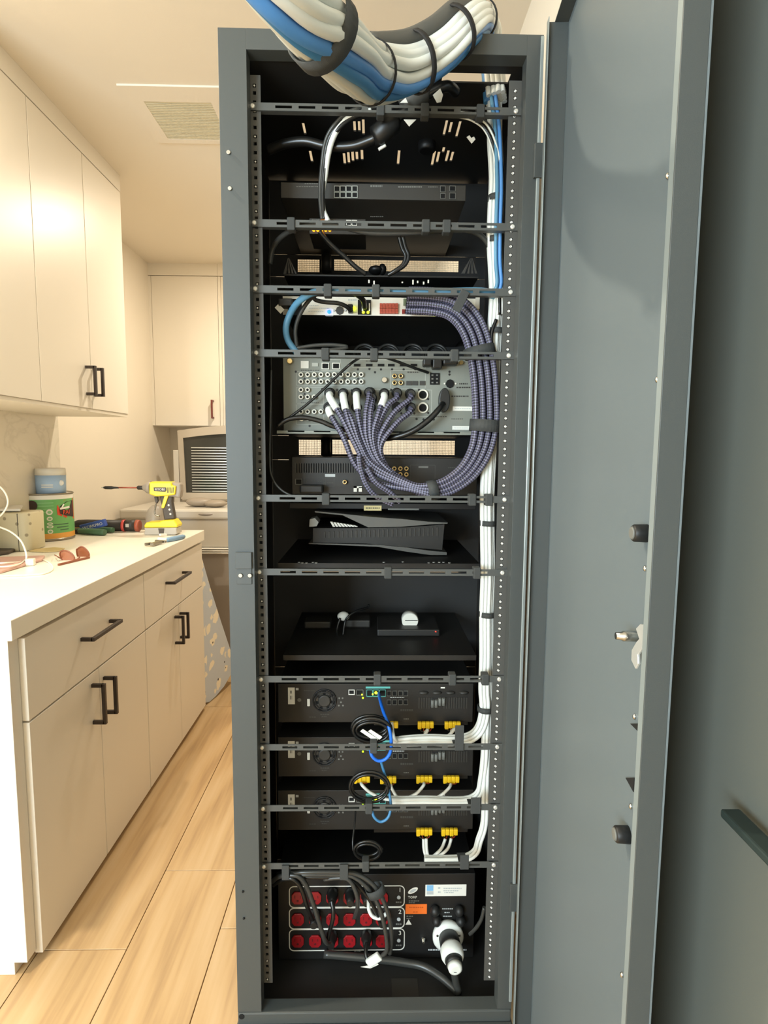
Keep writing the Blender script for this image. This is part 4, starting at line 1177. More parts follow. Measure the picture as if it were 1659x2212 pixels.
marks([(955, 978, 1963, 1.8), (960, 972, 1971, 2), (957, 976, 1979, 1.8), (925, 950, 2051.5, 3), (1000, 1008, 2051.5, 3), (765, 780, 2054, 2.5)], Y, pc, 'label_grey')
for x in (939, 991):
    b = MB(); p1, p2 = P(x, 1962, Y), P(x + 3, 1982, Y)
    b.sphere((p1.x, Y - .008, p1.z), .0115, .012, .0125, 14, 8); b.sphere((p2.x, Y - .010, p2.z), .0115, .013, .0125, 14, 8); b.build('breaker_boot', 'rubber', pc)
b = MB(); p = P(914, 2028, Y); b.lathe((p.x, Y, p.z), (0, -1, 0), [(0, .007), (.004, .007), (.006, .004), (.012, .003)], 6); b.build('ground_screw', 'steel', pc)
plate('cord_clip', 'dev_mid', 993, 2082, 1020, 2095, Y, pc, .004)
# big white locking plug and its cable
c0, c1, c2 = P(966, 2013, Y), P(975, 2050, Y - .058), P(979, 2070, Y - .080)
hb = thing('power_plug', 'large white and black locking mains plug in the power conditioner', 'plug', c0)
ax = Vector((.08, -.93, -.35)).normalized()
MB().lathe(c0 + Vector((0, -.001, 0)), (c1 - c0).normalized() * .35 + Vector((0, -1, 0)) * .65, [(-.004, .030), (.006, .036), (.016, .037), (.020, .033), (.022, .024)], 30).build('flange', 'white_cable', hb)
ax = (c1 - c0).normalized()
MB().lathe(c0, ax, [(.010, .0235), (.055, .024), (.060, .0225)], 26).build('grip', 'rubber', hb)
a2 = (c2 - c1).normalized()
MB().lathe(c1, a2, [(-.006, .022), (.002, .0265), (.016, .0265), (.026, .022)], 26).build('clamp', 'white_cable', hb)
MB().lathe(c1 + a2 * .026, a2, [(0, .020), (.010, .019), (.013, .015)], 22).build('collar', 'rubber', hb)
MB().lathe(c1 + a2 * .039, a2, [(0, .017), (.010, .015), (.012, .0105)], 22).build('gland', 'white_cable', hb)
for sx in (-1, 1):
    MB().lathe(c0 + Vector((sx * .026, -.020, .010)), (0, -1, 0), [(0, .003), (.003, .0026)], 10).build('screw', 'steel', hb)
fz = zfl + .009
pts = [c1 + a2 * .045, P(981, 2095, 1.175), P(985, 2122, 1.18), PZ(988, 2141, fz), PZ(955, 2112, fz + .006), P(915, 2088, 1.235), P(870, 2079, 1.245), P(800, 2070, 1.25), P(700, 2061, 1.256)]
tag(MB().tube(smooth(pts, 7), .0085, 12).build('mains_cable', 'cord_grey'), 'thick grey mains cable looping from the white plug along the rack floor', 'cable')

# ================================================================== CABLES IN THE RACK
def strands(parent, pts, offs, nm='cable', seg=8, n=6, taper=None):
    ctr = smooth([P(*p) for p in pts], n); out = []
    for (a, b_, m, r) in offs:
        q = []
        for i, c in enumerate(ctr):
            t = ctr[min(i + 1, len(ctr) - 1)] - ctr[max(i - 1, 0)]
            sd = Vector((t.z, 0, -t.x)); sd = sd.normalized() if sd.length > 1e-6 else Vector((1, 0, 0))
            k = 1.0 if taper is None else taper(i / (len(ctr) - 1))
            q.append(c + sd * a * k + Vector((0, b_ * k, 0)))
        out.append(MB().tube(q, r, seg).build(nm, m, parent))
    return ctr
def ring(parent, c, t, R, r, m='strap_black', w=None, nm='tie', ry=None):
    t = Vector(t).normalized(); a = t.cross(Vector((0, 1, 0)))
    a = a.normalized() if a.length > .05 else t.orthogonal().normalized(); b_ = t.cross(a); ry = ry or R
    b = MB()
    if w is None:
        b.tube([Vector(c) + a * R * math.cos(x) + b_ * ry * math.sin(x) for x in [2 * math.pi * k / 24 for k in range(25)]], r, 6, caps=False)
    else:
        n = 28
        for k in range(n):
            x0, x1 = 2 * math.pi * k / n, 2 * math.pi * (k + 1) / n
            f = lambda x, q: Vector(c) + a * (R + q) * math.cos(x) + b_ * (ry + q) * math.sin(x)
            v = [f(x0, 0) - t * w, f(x1, 0) - t * w, f(x1, 0) + t * w, f(x0, 0) + t * w, f(x0, r) - t * w, f(x1, r) - t * w, f(x1, r) + t * w, f(x0, r) + t * w]
            b.add(v, [(4, 5, 6, 7), (3, 2, 1, 0), (0, 1, 5, 4), (2, 3, 7, 6)], True)
    return b.build(nm, m, parent)

# the fat bundle that drops from the ceiling and turns over the top of the rack
cp_ = [(520, -150, .62), (600, -45, .66), (672, 42, .72), (736, 104, .81), (784, 150, .92), (832, 160, 1.0), (893, 146, 1.045), (955, 108, 1.07), (1003, 62, 1.095), (1034, 42, 1.15), (1050, 55, 1.205), (1058, 95, 1.235), (1066, 150, 1.235), (1072, 215, 1.225)]
ctr = smooth([P(*p) for p in cp_], 6)
N = len(ctr)
tb = thing('cable_bundle', 'fat white and blue cable bundle hanging from the ceiling and bending over the rack top', 'cable bundle', ctr[20])
def bframe(i):
    t = (ctr[min(i + 1, N - 1)] - ctr[max(i - 1, 0)]).normalized()
    v = Vector((.12, -.2, H + .25)) - ctr[i]; v = Vector((v.x * .25, v.y - .6, v.z * .25)); v = v - t * v.dot(t); n1 = v.normalized(); n2 = t.cross(n1); return t, n1, n2
def brad(f):                                              # outer radius along the run
    return .031 if f < .40 else (.031 - (f - .40) * .036 if f < .75 else .0184)
cols = {3: 'blue_cable', 4: 'blue_cable_dark', 5: 'cream_cable'}
NS = 13
for k in range(NS):
    ang = math.radians(27.7 * k)
    m = cols.get(k, 'white_cable'); q = []; rr = []
    ph = random.uniform(0, 6.28)
    for i in range(N):
        t, n1, n2 = bframe(i); f = i / (N - 1); R_ = brad(f) + .0022 * math.sin(f * 17 + ph)
        a = ang + .05 * math.sin(f * 9 + ph)
        q.append(ctr[i] + n1 * R_ * math.cos(a) + n2 * R_ * math.sin(a)); rr.append(.0086 if f < .4 else .0086 - (f - .4) * .0062)
    MB().tube(q, rr, 10).build('cable', m, tb)
MB().tube(ctr, [brad(i / (N - 1)) * .86 for i in range(N)], 12).build('core', 'cream_cable', tb)
q, rr = [], []
for i in range(int(N * .36), int(N * .72)):
    t, n1, n2 = bframe(i); R_ = brad(i / (N - 1)) + .011
    a = math.radians(-60); q.append(ctr[i] + n1 * R_ * math.cos(a) + n2 * R_ * math.sin(a)); rr.append(.0135)
rr[0] = rr[-1] = .011
MB().tube(q, rr, 12).build('grey_sleeve', 'grey_sleeve', tb)
for f, w, r in ((.185, .0115, .0022), (.335, .003, .002), (.475, .0045, .0028), (.60, .0045, .0028), (.715, .0035, .002)):
    i = int(f * (N - 1)); t, n1, n2 = bframe(i); ex = .0118 if f < .3 else .0105
    if .45 < f < .62: ex = .0145
    ring(tb, ctr[i] + (n2 * -.005 if .45 < f < .62 else Vector((0, 0, 0))), t + n2 * (.45 if f < .3 else .1), brad(i / (N - 1)) + ex, r, 'strap' if f < .3 else 'strap_black', w)

# white speaker cables down the right hand side, in three bundles that turn off one by one
def column(endpts, x0, dx, rows_, cs, label, ymax, depth):
    base = [(1064, 165, 1.245), (1070, 235, 1.225), (1070, 300, 1.205), (1074, 380, 1.195), (1071, 450, 1.19), (1069, 520, 1.19), (1072, 580, 1.19), (1074, 640, 1.19), (1070, 710, 1.19), (1066, 800, 1.195),
            (1062, 900, 1.195), (1058, 980, 1.195), (1054, 1060, 1.19), (1054, 1150, 1.19), (1055, 1240, 1.185), (1052, 1330, 1.19), (1052, 1420, 1.19), (1050, 1490, 1.19), (1047, 1560, 1.19), (1044, 1640, 1.19), (1042, 1710, 1.19), (1040, 1780, 1.19), (1037, 1820, 1.19)]
    b = [(x + x0, y, Y + depth) for (x, y, Y) in base if y < ymax] + endpts
    t = thing('speaker_cable_bundle', label, 'cable bundle', P(*b[-1]))
    c = strands(t, b, [((i - (len(cs) // rows_ - 1) / 2) * dx, -j * .0 + j * .0078, cs[i * rows_ + j], .0041) for i in range(len(cs) // rows_) for j in range(rows_)], 'cable', 8, 5)
    return t, c
W = 'white_cable'
t1, c1_ = column([(1048, 1530, 1.19), (1040, 1570, 1.19), (1020, 1593, 1.19), (985, 1601, 1.19), (930, 1600, 1.19), (885, 1602, 1.19), (846, 1607, 1.195)], -4, .0072, 2, [W, W, W, W, W, W], 'white cable bundle turning left under the top amplifier', 1500, 0)
t2, c2_ = column([(1041, 1690, 1.20), (1035, 1715, 1.20), (1015, 1729, 1.20), (980, 1732, 1.20), (920, 1730, 1.20), (870, 1731, 1.20), (842, 1730, 1.20)], 3, .0072, 2, [W, W, W, W], 'white cable bundle turning left under the middle amplifier', 1660, .004)
t3, c3_ = column([(1036, 1818, 1.205), (1028, 1842, 1.205), (1005, 1856, 1.205), (965, 1859, 1.205), (935, 1859, 1.205), (917, 1859, 1.205)], 7, .0072, 2, [W, W, W, W], 'white cable bundle turning left under the lowest amplifier', 1800, .008)
for (y, x) in ((430, 1072), (520, 1070), (716, 1070), (1130, 1054), (1326, 1052), (1530, 1048)):
    c = P(x, y, 1.197); ring(t1, c, (0.02, 0, 1), .0155, .0016, 'strap', .0055, 'tie', .017)
for (x, y, yb, bi, w) in ((992, 1566, 1620, 7, 9), (1027, 1722, 1756, 8, 10), (1003, 1846, 1876, 9, 9), (617, 1868, 1899, 9, 8), (743, 1866, 1899, 9, 9), (995, 632, 668, 2, 9)):
    a, b_ = P(x - w, y, YB - .003), P(x + w, yb, YB - .003)
    mb = MB()
    if bi == 2:
        mb.bar(P(1006, 628, YB - .006), P(985, 672, YB - .006), .017, .003, (0, -1, 0))
    else: mb.box(a.x, b_.x, YB - .0065, YB - .0035, b_.z, a.z); mb.box(a.x, b_.x, YB - .0035, YB + .045, b_.z, b_.z + .0015)
    mb.build('strap', 'strap', bar_objs[bi], .001)

bl = thing('blue_cable_pair', 'pair of pale blue cables running down beside the white ones to the third lacing bar', 'cable', P(1076, 500, 1.18))
strands(bl, [(1060, 165, 1.235), (1070, 235, 1.205), (1076, 300, 1.183), (1079, 400, 1.180), (1077, 480, 1.180), (1076, 560, 1.180), (1079, 610, 1.180), (1072, 632, 1.185), (1064, 640, 1.20)], [(-.0035, 0, 'blue_cable', .0038), (.0045, .001, 'steel_blue', .0038)])
# black cables that sweep over the first bar on both sides
t = thing('cable_bundle', 'white and black cables arching down behind the top lacing bar on the left', 'cable bundle', P(705, 340, 1.2))
strands(t, [(800, 232, 1.19), (765, 243, 1.19), (735, 262, 1.195), (715, 295, 1.20), (704, 335, 1.21), (698, 380, 1.22), (692, 420, 1.225), (695, 455, 1.225), (706, 480, 1.222)], [(-.006, 0, 'white_cable', .0055)], taper=lambda f: 1 - .5 * f)
strands(t, [(850, 236, 1.19), (800, 243, 1.19), (760, 256, 1.19), (730, 280, 1.195), (712, 310, 1.205), (703, 360, 1.215), (697, 420, 1.222), (700, 475, 1.222)], [(.000, 0, 'cord_black', .0042), (.008, .003, 'cord_black', .0042), (.016, 0, 'cord_grey', .0038), (.004, .008, 'cord_black', .004)], taper=lambda f: 1 - .75 * f)
t = thing('cable_bundle', 'black cables arching down the right side behind the top lacing bar', 'cable bundle', P(1080, 340, 1.2))
strands(t, [(985, 244, 1.185), (1020, 252, 1.185), (1052, 275, 1.185), (1072, 320, 1.185), (1082, 380, 1.185), (1083, 450, 1.187), (1080, 520, 1.187), (1083, 600, 1.187), (1084, 680, 1.187)], [(-.004, 0, 'cord_black', .0036), (.004, .001, 'cord_black', .0036), (.000, -.005, 'white_cable', .0018), (.009, -.003, 'white_cable', .0015)])  # thin white strands in front act as highlight lines on the black cables
# heavy mains lead and its plug behind the first bar
t = thing('mains_lead', 'thick dark mains lead with a fat moulded plug below the top lacing bar', 'lead', P(830, 290, 1.2))
MB().tube(smooth([P(578, 325, 1.25), P(615, 311, 1.24), P(660, 306, 1.23), P(705, 316, 1.225), P(760, 316, 1.215), P(800, 303, 1.205), P(812, 297, 1.2)], 6), .0095, 10).build('lead', 'cord_black', t)
MB().tube([P(806, 300, 1.2), P(812, 297, 1.2), P(850, 262, 1.195), P(858, 256, 1.195)], [.012, .0205, .0205, .013], 14).build('plug', 'plastic_black', t)
MB().tube(smooth([P(856, 257, 1.195), P(890, 228, 1.19), P(925, 203, 1.185), P(965, 186, 1.18), P(985, 200, 1.2)], 6), .010, 10).build('lead', 'cord_black', t)
MB().tube([P(868, 226, 1.19), P(878, 218, 1.19), P(915, 196, 1.185), P(924, 191, 1.185)], [.012, .021, .021, .014], 14).build('plug', 'grey_sleeve', t)
def tagcard(pts, Y, label, m='print_white'):
    return tag(MB().prism([P(x, y, Y) for x, y in pts], (0, .0012, 0)).build('cable_flag', m), label, 'tag')
tagcard([(864, 222), (876, 211), (881, 222)], 1.16, 'small white triangle of paper above the top lacing bar')
tagcard([(872, 258), (899, 258), (884, 273)], 1.16, 'white triangle of paper hanging below the top lacing bar')
tagcard([(935, 205), (951, 191), (957, 205), (953, 220), (944, 222)], 1.17, 'rounded white tag beside the fat plug above the top lacing bar')
tagcard([(1008, 296), (1014, 292), (1018, 298), (1024, 295), (1027, 301), (1019, 310)], 1.20, 'heart shaped white tag left of the right hand cables')
cable('white_tab', 'print_white', [P(818, 323, 1.2), P(833, 314, 1.2)], .003, 'white tab under the fat mains plug', 'tab')

# second bar
def c2(m, pts, r, label, nm='cable', grp=None, seg=8): return cable(nm, m, [P(*p) for p in pts], r, label, 'cable', grp, seg)
c2('cord_grey', [(583, 570, 1.22), (590, 535, 1.21), (612, 508, 1.19), (650, 491, 1.170), (700, 488, 1.168), (740, 491, 1.168), (800, 503, 1.170), (880, 503, 1.172), (945, 498, 1.172), (1000, 496, 1.178), (1040, 510, 1.19), (1062, 545, 1.2), (1068, 590, 1.205)], .0052, 'grey cable slung along the underside of the second lacing bar')
c2('cord_black', [(690, 500, 1.24), (715, 528, 1.25), (745, 555, 1.26), (770, 578, 1.265), (790, 592, 1.27)], .005, 'black cord slanting down across the upper cream vent')
for i, (dx, lb_) in enumerate(((0, 'inner of two black cords dropping to the shelf across the cream vent'), (8, 'outer of two black cords dropping to the shelf across the cream vent'))):
    c2('cord_black', [(862 + dx, 512, 1.26), (868 + dx, 535, 1.26), (876 + dx * .8, 553, 1.26), (870 + dx * .6, 572, 1.262), (852 + dx * .3, 586, 1.265), (838, 594, 1.27)], .0042, lb_)
# third bar: pale blue lead
c2('steel_blue', [(640, 760, 1.24), (622, 735, 1.235), (618, 705, 1.225), (630, 672, 1.215), (652, 646, 1.19), (690, 629, 1.172), (760, 629, 1.166), (850, 629, 1.165), (950, 630, 1.165), (1050, 630, 1.17), (1065, 650, 1.2), (1068, 690, 1.21)], .0068, 'steel blue cable running behind the third lacing bar', seg=10)
c2('cord_grey', [(642, 755, 1.245), (638, 715, 1.235), (646, 684, 1.225), (665, 652, 1.21), (690, 634, 1.19), (740, 632, 1.178), (850, 633, 1.176)], .0042, 'thin dark cable beside the steel blue one left of the white processor')
c2('cord_black', [(676, 638, 1.215), (682, 648, 1.22), (705, 653, 1.225), (730, 655, 1.225), (748, 662, 1.23), (757, 671, 1.24)], .0045, 'black network lead bending across the white processor')
c2('cord_black', [(755, 628, 1.18), (770, 636, 1.205), (784, 648, 1.225), (788, 664, 1.25)], .0055, 'short black lead plugged into the network sockets of the white processor')
# fourth bar: loops lying on the receiver
for i, (x, lb_) in enumerate(((788, 'leftmost'), (839, 'second'), (892, 'third'), (943, 'rightmost'))):
    c = P(x, 766, 1.30); b = MB()
    b.tube([c + Vector((.0235 * math.cos(a), .012 * math.sin(a * 1.0), .0235 * math.sin(a))) for a in [2 * math.pi * k / 26 for k in range(27)]], .0034, 7, caps=False)
    b.tube([c + Vector((.020 * math.cos(a), .006 + .012 * math.sin(a), .020 * math.sin(a))) for a in [2 * math.pi * k / 26 for k in range(27)]], .0034, 7, caps=False)
    o = tag(b.build('cable_loop', 'rubber'), lb_ + ' glossy black cable loop standing on the receiver behind the fourth lacing bar', 'cable loop', 'black loops on the receiver')
c2('cord_grey', [(640, 752, 1.24), (680, 746, 1.24), (720, 745, 1.24), (750, 750, 1.24), (700, 757, 1.235), (650, 757, 1.24)], .004, 'dark woven cable coiled flat above the receiver')
# receiver leads
c2('cord_black', [(598, 922, 1.235), (628, 900, 1.235), (665, 872, 1.235), (700, 840, 1.235), (735, 806, 1.235), (760, 784, 1.23), (785, 768, 1.19)], .0030, 'thin black wire crossing the receiver jacks diagonally')
c2('cord_black', [(600, 920, 1.225), (622, 906, 1.225), (655, 902, 1.225), (690, 909, 1.225), (720, 921, 1.225), (770, 934, 1.23)], .0052, 'thick black lead curving along the lower left of the receiver')
c2('cord_black', [(818, 768, 1.19), (850, 778, 1.215), (890, 793, 1.23), (925, 805, 1.25)], .0030, 'thin black wire slanting to the terminals at the right of the receiver')
pl = thing('power_lead', 'black mains lead with an oval plug on the right of the receiver', 'lead', P(957, 866, 1.25))
p = P(957.5, 866, 1.262); b = MB()
b.prism([p + Vector((.0115 * math.cos(a), 0, .0255 * math.sin(a))) for a in [2 * math.pi * k / 22 for k in range(22)]], (0, -.026, 0)); b.build('plug', 'plastic_black', pl, .004)
MB().tube(smooth([P(957, 872, 1.236), P(948, 884, 1.225), P(925, 908, 1.222), (P(890, 932, 1.225)), P(850, 945, 1.235), P(810, 948, 1.26)], 6), .0062, 10).build('lead', 'cord_black', pl)
c2('cord_grey', [(586, 800, 1.2), (584, 900, 1.2), (583, 1000, 1.2), (590, 1036, 1.19), (610, 1060, 1.18), (638, 1074, 1.17)], .0022, 'thin grey wire running down the left side to the fifth lacing bar')
c2('cord_black', [(1072, 690, 1.18), (1062, 720, 1.18), (1064, 752, 1.178), (1078, 770, 1.178)], .0035, 'short black lead bowing out beside the right rail')
c2('cord_black', [(1068, 1495, 1.18), (1062, 1530, 1.18), (1066, 1580, 1.18)], .0026, 'short thin black lead beside the right rail by the top amplifier')
c2('cord_grey', [(1046, 1960, 1.19), (1040, 1985, 1.195), (1028, 2005, 1.205), (1015, 2018, 1.22)], .0042, 'grey lead curving behind the right rail beside the power conditioner')

# braided audio leads: one tied bundle fanning out to the balanced sockets
bb = thing('braided_cable_bundle', 'tied bundle of purple grey braided audio leads fanning into the receiver', 'cable bundle', P(940, 1062, 1.2))
main = [(880, 650, 1.235), (930, 652, 1.215), (975, 662, 1.20), (1008, 690, 1.19), (1030, 735, 1.185), (1043, 800, 1.182), (1048, 860, 1.18), (1048, 920, 1.18), (1036, 975, 1.18), (1008, 1020, 1.18), (968, 1049, 1.18), (930, 1060, 1.18)]
ends = [((712, 884), 'w'), ((713, 852), 'W'), ((741.6, 853), 'W'), ((745, 874), 'w'), ((770, 852), 'W'), ((797, 850), 's'), ((804, 862), 's'), ((829.6, 853), 'W'), ((857, 852), 's'), ((886, 854), 'n'), ((886, 882), 'n')]
mids = [[(742, 945), (768, 1005), (812, 1042)], [(740, 905), (770, 965), (800, 1015)], [(752, 905), (772, 955), (805, 1010)], [(760, 905), (778, 958), (808, 1005)], [(775, 905), (788, 955), (818, 1008)],
        [(790, 900), (794, 955), (820, 1005)], [(800, 900), (802, 955), (824, 1000)], [(818, 892), (806, 945), (826, 1003)], [(835, 880), (812, 940), (830, 1008)], [(848, 895), (818, 955), (836, 1010)], [(856, 915), (822, 965), (840, 1015)]]
mctr = smooth([P(*p) for p in main], 5)
for k, ((e, kind), md) in enumerate(zip(ends, mids)):
    col_, row = k % 4, k // 4
    a, dpt = (col_ - 1.5) * .0140, row * .011 - .008
    q = []
    for i, c in enumerate(mctr):
        t = mctr[min(i + 1, len(mctr) - 1)] - mctr[max(i - 1, 0)]
        sd = Vector((t.z, 0, -t.x)).normalized(); sq = 1.0 if i / len(mctr) < .62 else 1.0 - .45 * (i / len(mctr) - .62) / .38
        q.append(c + sd * a * sq + Vector((0, dpt * sq, 0)))
    tail = [P(890, 1058 - col_ * 4, 1.185 + row * .008)] + [P(x, y, 1.20 + row * .006) for x, y in md[::-1]] + [P(e[0], e[1] + 8, 1.218), P(e[0], e[1], 1.228)]
    pts = [q[-1]] + tail
    q = q[:-1] + smooth(pts, 5)
    MB().tube(q, .0058, 8, uvs=(8, 260)).build('audio_lead', 'braid', bb)
    tip = smooth(pts, 5)
    if kind in 'Ww':
        MB().tube(tip[-9 if kind == 'W' else -7:], .0075, 10).build('white_sleeve', 'white_cable', bb)
    p = P(e[0], e[1], 1.262)
    if kind != 's' or True:
        MB().lathe((p.x, 1.262, p.z), (0, -1, 0), [(0, .0102), (.030, .0102), (.036, .0075)], 16).build('audio_plug', 'plastic_black', bb)
for md, lb_ in (([(775, 985), (778, 1010), (790, 1045), (812, 1072), (850, 1090)], 0), ([(792, 1010), (812, 1042), (840, 1062), (865, 1085)], 1)):
    MB().tube(smooth([P(x, y, 1.185) for x, y in md], 6), .0056, 8, uvs=(8, 260)).build('audio_lead', 'braid', bb)
def bring(i, R, w, ry): 
    t = mctr[i + 1] - mctr[i - 1]; ring(bb, mctr[i] + Vector((0, .002, 0)), t, R, .002, 'strap', w, 'tie', ry)
bring(22, .030, .010, .021); bring(35, .030, .012, .021); bring(54, .019, .010, .019)

# coils of spare black cable hung on the bars
def coil(cx, cy, rx, ry, n, r, label, Y=1.175, jitter=.0022):
    b = MB(); rnd = random.Random(int(cx)); c = P(cx, cy, Y); s_ = Y / FPX; pts = []
    for i in range(n * 26 + 1):
        a = 2 * math.pi * i / 26; k = i / 26
        j = jitter * math.sin(k * 2.1 + 1) ; tl = .0035 * math.sin(a * .5 + k)
        pts.append(c + Vector(((rx * s_ + j) * math.cos(a) + .0015 * math.sin(k * 5), -.004 + k * .0042 - .002 * math.sin(a), (ry * s_ + j) * math.sin(a) + tl)))
    return tag(b.tube(pts, r, 7).build('cable_coil', 'cord_black'), label, 'cable coil')
co = coil(803, 1579, 40, 26, 5, .0036, 'thick black cable coil holding white printed tags under the top amplifier', 1.170, .0035)
coil(798, 1701, 44, 36, 2, .0032, 'large round black cable coil under the middle amplifier', 1.172)
coil(794, 1838, 30, 22, 3, .0030, 'small black cable coil under the lowest amplifier', 1.172)
for (pts, lb_) in (([(778, 1580), (784, 1575), (818, 1597), (812, 1603)], 'left white printed tag in the upper black coil'), ([(795, 1580), (801, 1576), (826, 1592), (820, 1598)], 'right white printed tag in the upper black coil')):
    tagcard(pts, 1.165, lb_)
c2('cord_black', [(763, 1838, 1.172), (762, 1815, 1.18), (766, 1780, 1.2), (768, 1752, 1.22)], .0022, 'thin black wire rising from the small coil to the lowest amplifier')
# blue network leads
c2('bright_blue', [(818, 1497, 1.29), (821, 1512, 1.24), (829, 1540, 1.19), (840, 1570, 1.165), (845, 1600, 1.16), (843, 1625, 1.16), (832, 1640, 1.16), (816, 1643, 1.16), (803, 1632, 1.16), (800, 1612, 1.166)], .0036, 'blue network lead looping from the top amplifier to the bar below')
c2('blue_cable_dark', [(822, 1642, 1.168), (828, 1662, 1.175), (836, 1690, 1.18), (842, 1720, 1.175), (844, 1745, 1.165), (838, 1766, 1.16), (823, 1775, 1.16), (809, 1766, 1.16), (803, 1748, 1.166), (800, 1730, 1.18)], .0030, 'blue network lead looping below the middle amplifier')
c2('white_cable', [(846, 1560, 1.20), (850, 1590, 1.19), (858, 1602, 1.19)], .0038, 'short white cable end beside the upper black coil')

# mains leads of the power conditioner
G_ = 'mains leads along the bottom lacing bar'
def lead(pts, r, label, m='cord_grey', plug=None):
    t = thing('power_lead', label, 'lead', P(*pts[-1]))
    MB().tube(smooth([P(*p) for p in pts], 6), r, 9).build('lead', m, t)
    if plug:
        x, y, Yp_ = plug; p = P(x, y, Yp_)
        b = MB().lathe((p.x, 1.2655, p.z), (0, -1, 0), [(0, .0135), (.012, .0135), (.020, .010), (.034, .008)], 12); b.build('plug', 'plastic_black', t)
yb = 1.176
lead([(588, 1905, 1.2), (604, 1893, 1.185), (640, 1891, yb), (660, 1910, 1.18), (676, 1950, 1.19), (690, 1995, 1.2), (703, 2033, 1.21), (712, 2037, 1.225)], .0052, 'grey mains lead dropping from the left strap to a plug in the third outlet row', 'cord_grey', (716, 2031, 1.25))
lead([(590, 1912, 1.2), (610, 1900, 1.188), (632, 1898, 1.18), (650, 1918, 1.185), (664, 1960, 1.2), (676, 1985, 1.22)], .0050, 'darker mains lead dropping from the left strap to the second outlet row', 'cord_black', (679, 1987, 1.25))
lead([(600, 1888, 1.2), (650, 1884, yb), (742, 1884, yb), (775, 1890, yb), (805, 1910, 1.175), (828, 1945, 1.175), (842, 1990, 1.178), (846, 2030, 1.19), (842, 2060, 1.20)], .0048, 'outermost mains lead sweeping right along the bar and down past the outlets', 'cord_grey')
lead([(600, 1892, 1.2), (650, 1889, 1.182), (742, 1890, 1.182), (772, 1899, 1.182), (800, 1925, 1.18), (820, 1962, 1.18), (832, 2010, 1.18), (836, 2050, 1.185), (826, 2064, 1.19)], .0048, 'second mains lead sweeping right along the bar and down to the white connector', 'cord_grey')
lead([(600, 1897, 1.2), (650, 1894, 1.188), (742, 1897, 1.188), (768, 1908, 1.188), (795, 1938, 1.195), (812, 1968, 1.20), (822, 1990, 1.215)], .0046, 'third mains lead sweeping right along the bar to the second outlet row', 'cord_black', (825, 1985, 1.25))
lead([(700, 1899, 1.19), (742, 1896, 1.18), (760, 1908, 1.178), (771, 1935, 1.178), (772, 1962, 1.19), (766, 1982, 1.215)], .0048, 'pale mains lead curling from the middle strap down to a plug in the second row', 'cord_grey', (757, 1940, 1.25))
lead([(796, 1942, 1.225), (797, 1965, 1.21), (806, 1980, 1.205), (822, 1983, 1.205), (836, 1972, 1.21)], .0042, 'short pale lead hooked between two plugs at the right of the outlets', 'white_cable', (792, 1940, 1.25))
lead([(716, 1945, 1.225), (720, 1968, 1.215), (718, 1990, 1.215), (712, 2012, 1.22), (708, 2030, 1.22)], .0050, 'black lead hanging from a plug in the first outlet row', 'cord_black', (718, 1940, 1.25))
lead([(792, 2036, 1.225), (790, 2055, 1.21), (794, 2072, 1.2), (806, 2078, 1.198)], .0046, 'black lead hanging from a plug in the third outlet row', 'cord_black', (792, 2031, 1.25))
tc_ = P(743, 1884, yb)
ring(pc, P(812, 1924, 1.18), P(820, 1940, 1.18) - P(804, 1908, 1.18), .019, .002, 'strap', .010, 'tie', .014)
wc = thing('white_connector', 'white connector and torn label hanging under the outlets', 'connector', P(810, 2080, 1.2))
b = MB(); b.bar(P(794, 2082, 1.195), P(821, 2064, 1.195), .020, .010, (0, -1, 0)); b.build('housing', 'white_cable', wc, .003)
MB().prism([P(x, y, 1.196) for x, y in ((779, 2089), (796, 2086), (812, 2078), (818, 2084), (800, 2092))], (0, .001, 0)).build('torn_label', 'print_white', wc)

# ================================================================== THINGS ON THE WORKTOP
ZT = .915
# paint tin with a tub on its lid
cy = 2.55; cc = P(101, 1120, cy); R_ = .106
zr = P(101, 1069, cy - R_).z; ct = thing('paint_tin', 'large green labelled paint tin with an orange band standing near the splashback', 'paint tin', (cc.x, cy, ZT))
ax = (0, 0, 1); B0 = Vector((cc.x, cy, ZT)); hh = zr - ZT
MB().lathe(B0, ax, [(0.0005, R_ - .002), (.004, R_), (hh - .004, R_), (hh, R_ - .001)], 40).build('tin', 'can_white', ct)
MB().lathe(B0 + UZ * .001, ax, [(0, R_ + .0005), (.006, R_ + .0022), (.010, R_ + .0008)], 40).build('bottom_rim', 'can_metal', ct)
rim = MB(); rim.tube([B0 + Vector((R_ * math.cos(a), R_ * math.sin(a), hh)) for a in [2 * math.pi * k / 48 for k in range(49)]], .004, 8, caps=False)
rim.lathe(B0 + UZ * (hh - .006), ax, [(0, R_ - .006), (.002, R_ - .006)], 40); rim.build('lid', 'can_metal', ct)
def wrap(z0, z1, a0, a1, m, nm, off=.0008, parent=None):        # patch of print bent round the tin, angles measured from the camera side
    b = MB(); n = 28; v = []
    for k in range(n + 1):
        a = math.radians(a0 + (a1 - a0) * k / n - 90)
        for z in (z0, z1): v.append(B0 + Vector(((R_ + off) * math.cos(a), (R_ + off) * math.sin(a), z)))
    b.add(v, [(2 * k, 2 * k + 2, 2 * k + 3, 2 * k + 1) for k in range(n)], True)
    return b.build(nm, m, parent or ct)
lb = wrap(.034, hh - .022, -62, 190, 'paint_green', 'label'); wrap(.012, .034, -62, 190, 'paint_amber', 'label_band')
for z in (.055, .068, .081, .094): wrap(hh - z + .018, hh - z + .0205, -50, 44, 'paint_green_lt', 'label_line', .0012)
def onlabel(ang, z, off): a = math.radians(ang - 90); n = Vector((math.cos(a), math.sin(a), 0)); return B0 + n * (R_ + off) + UZ * z, Vector((-math.sin(a), math.cos(a), 0)), n
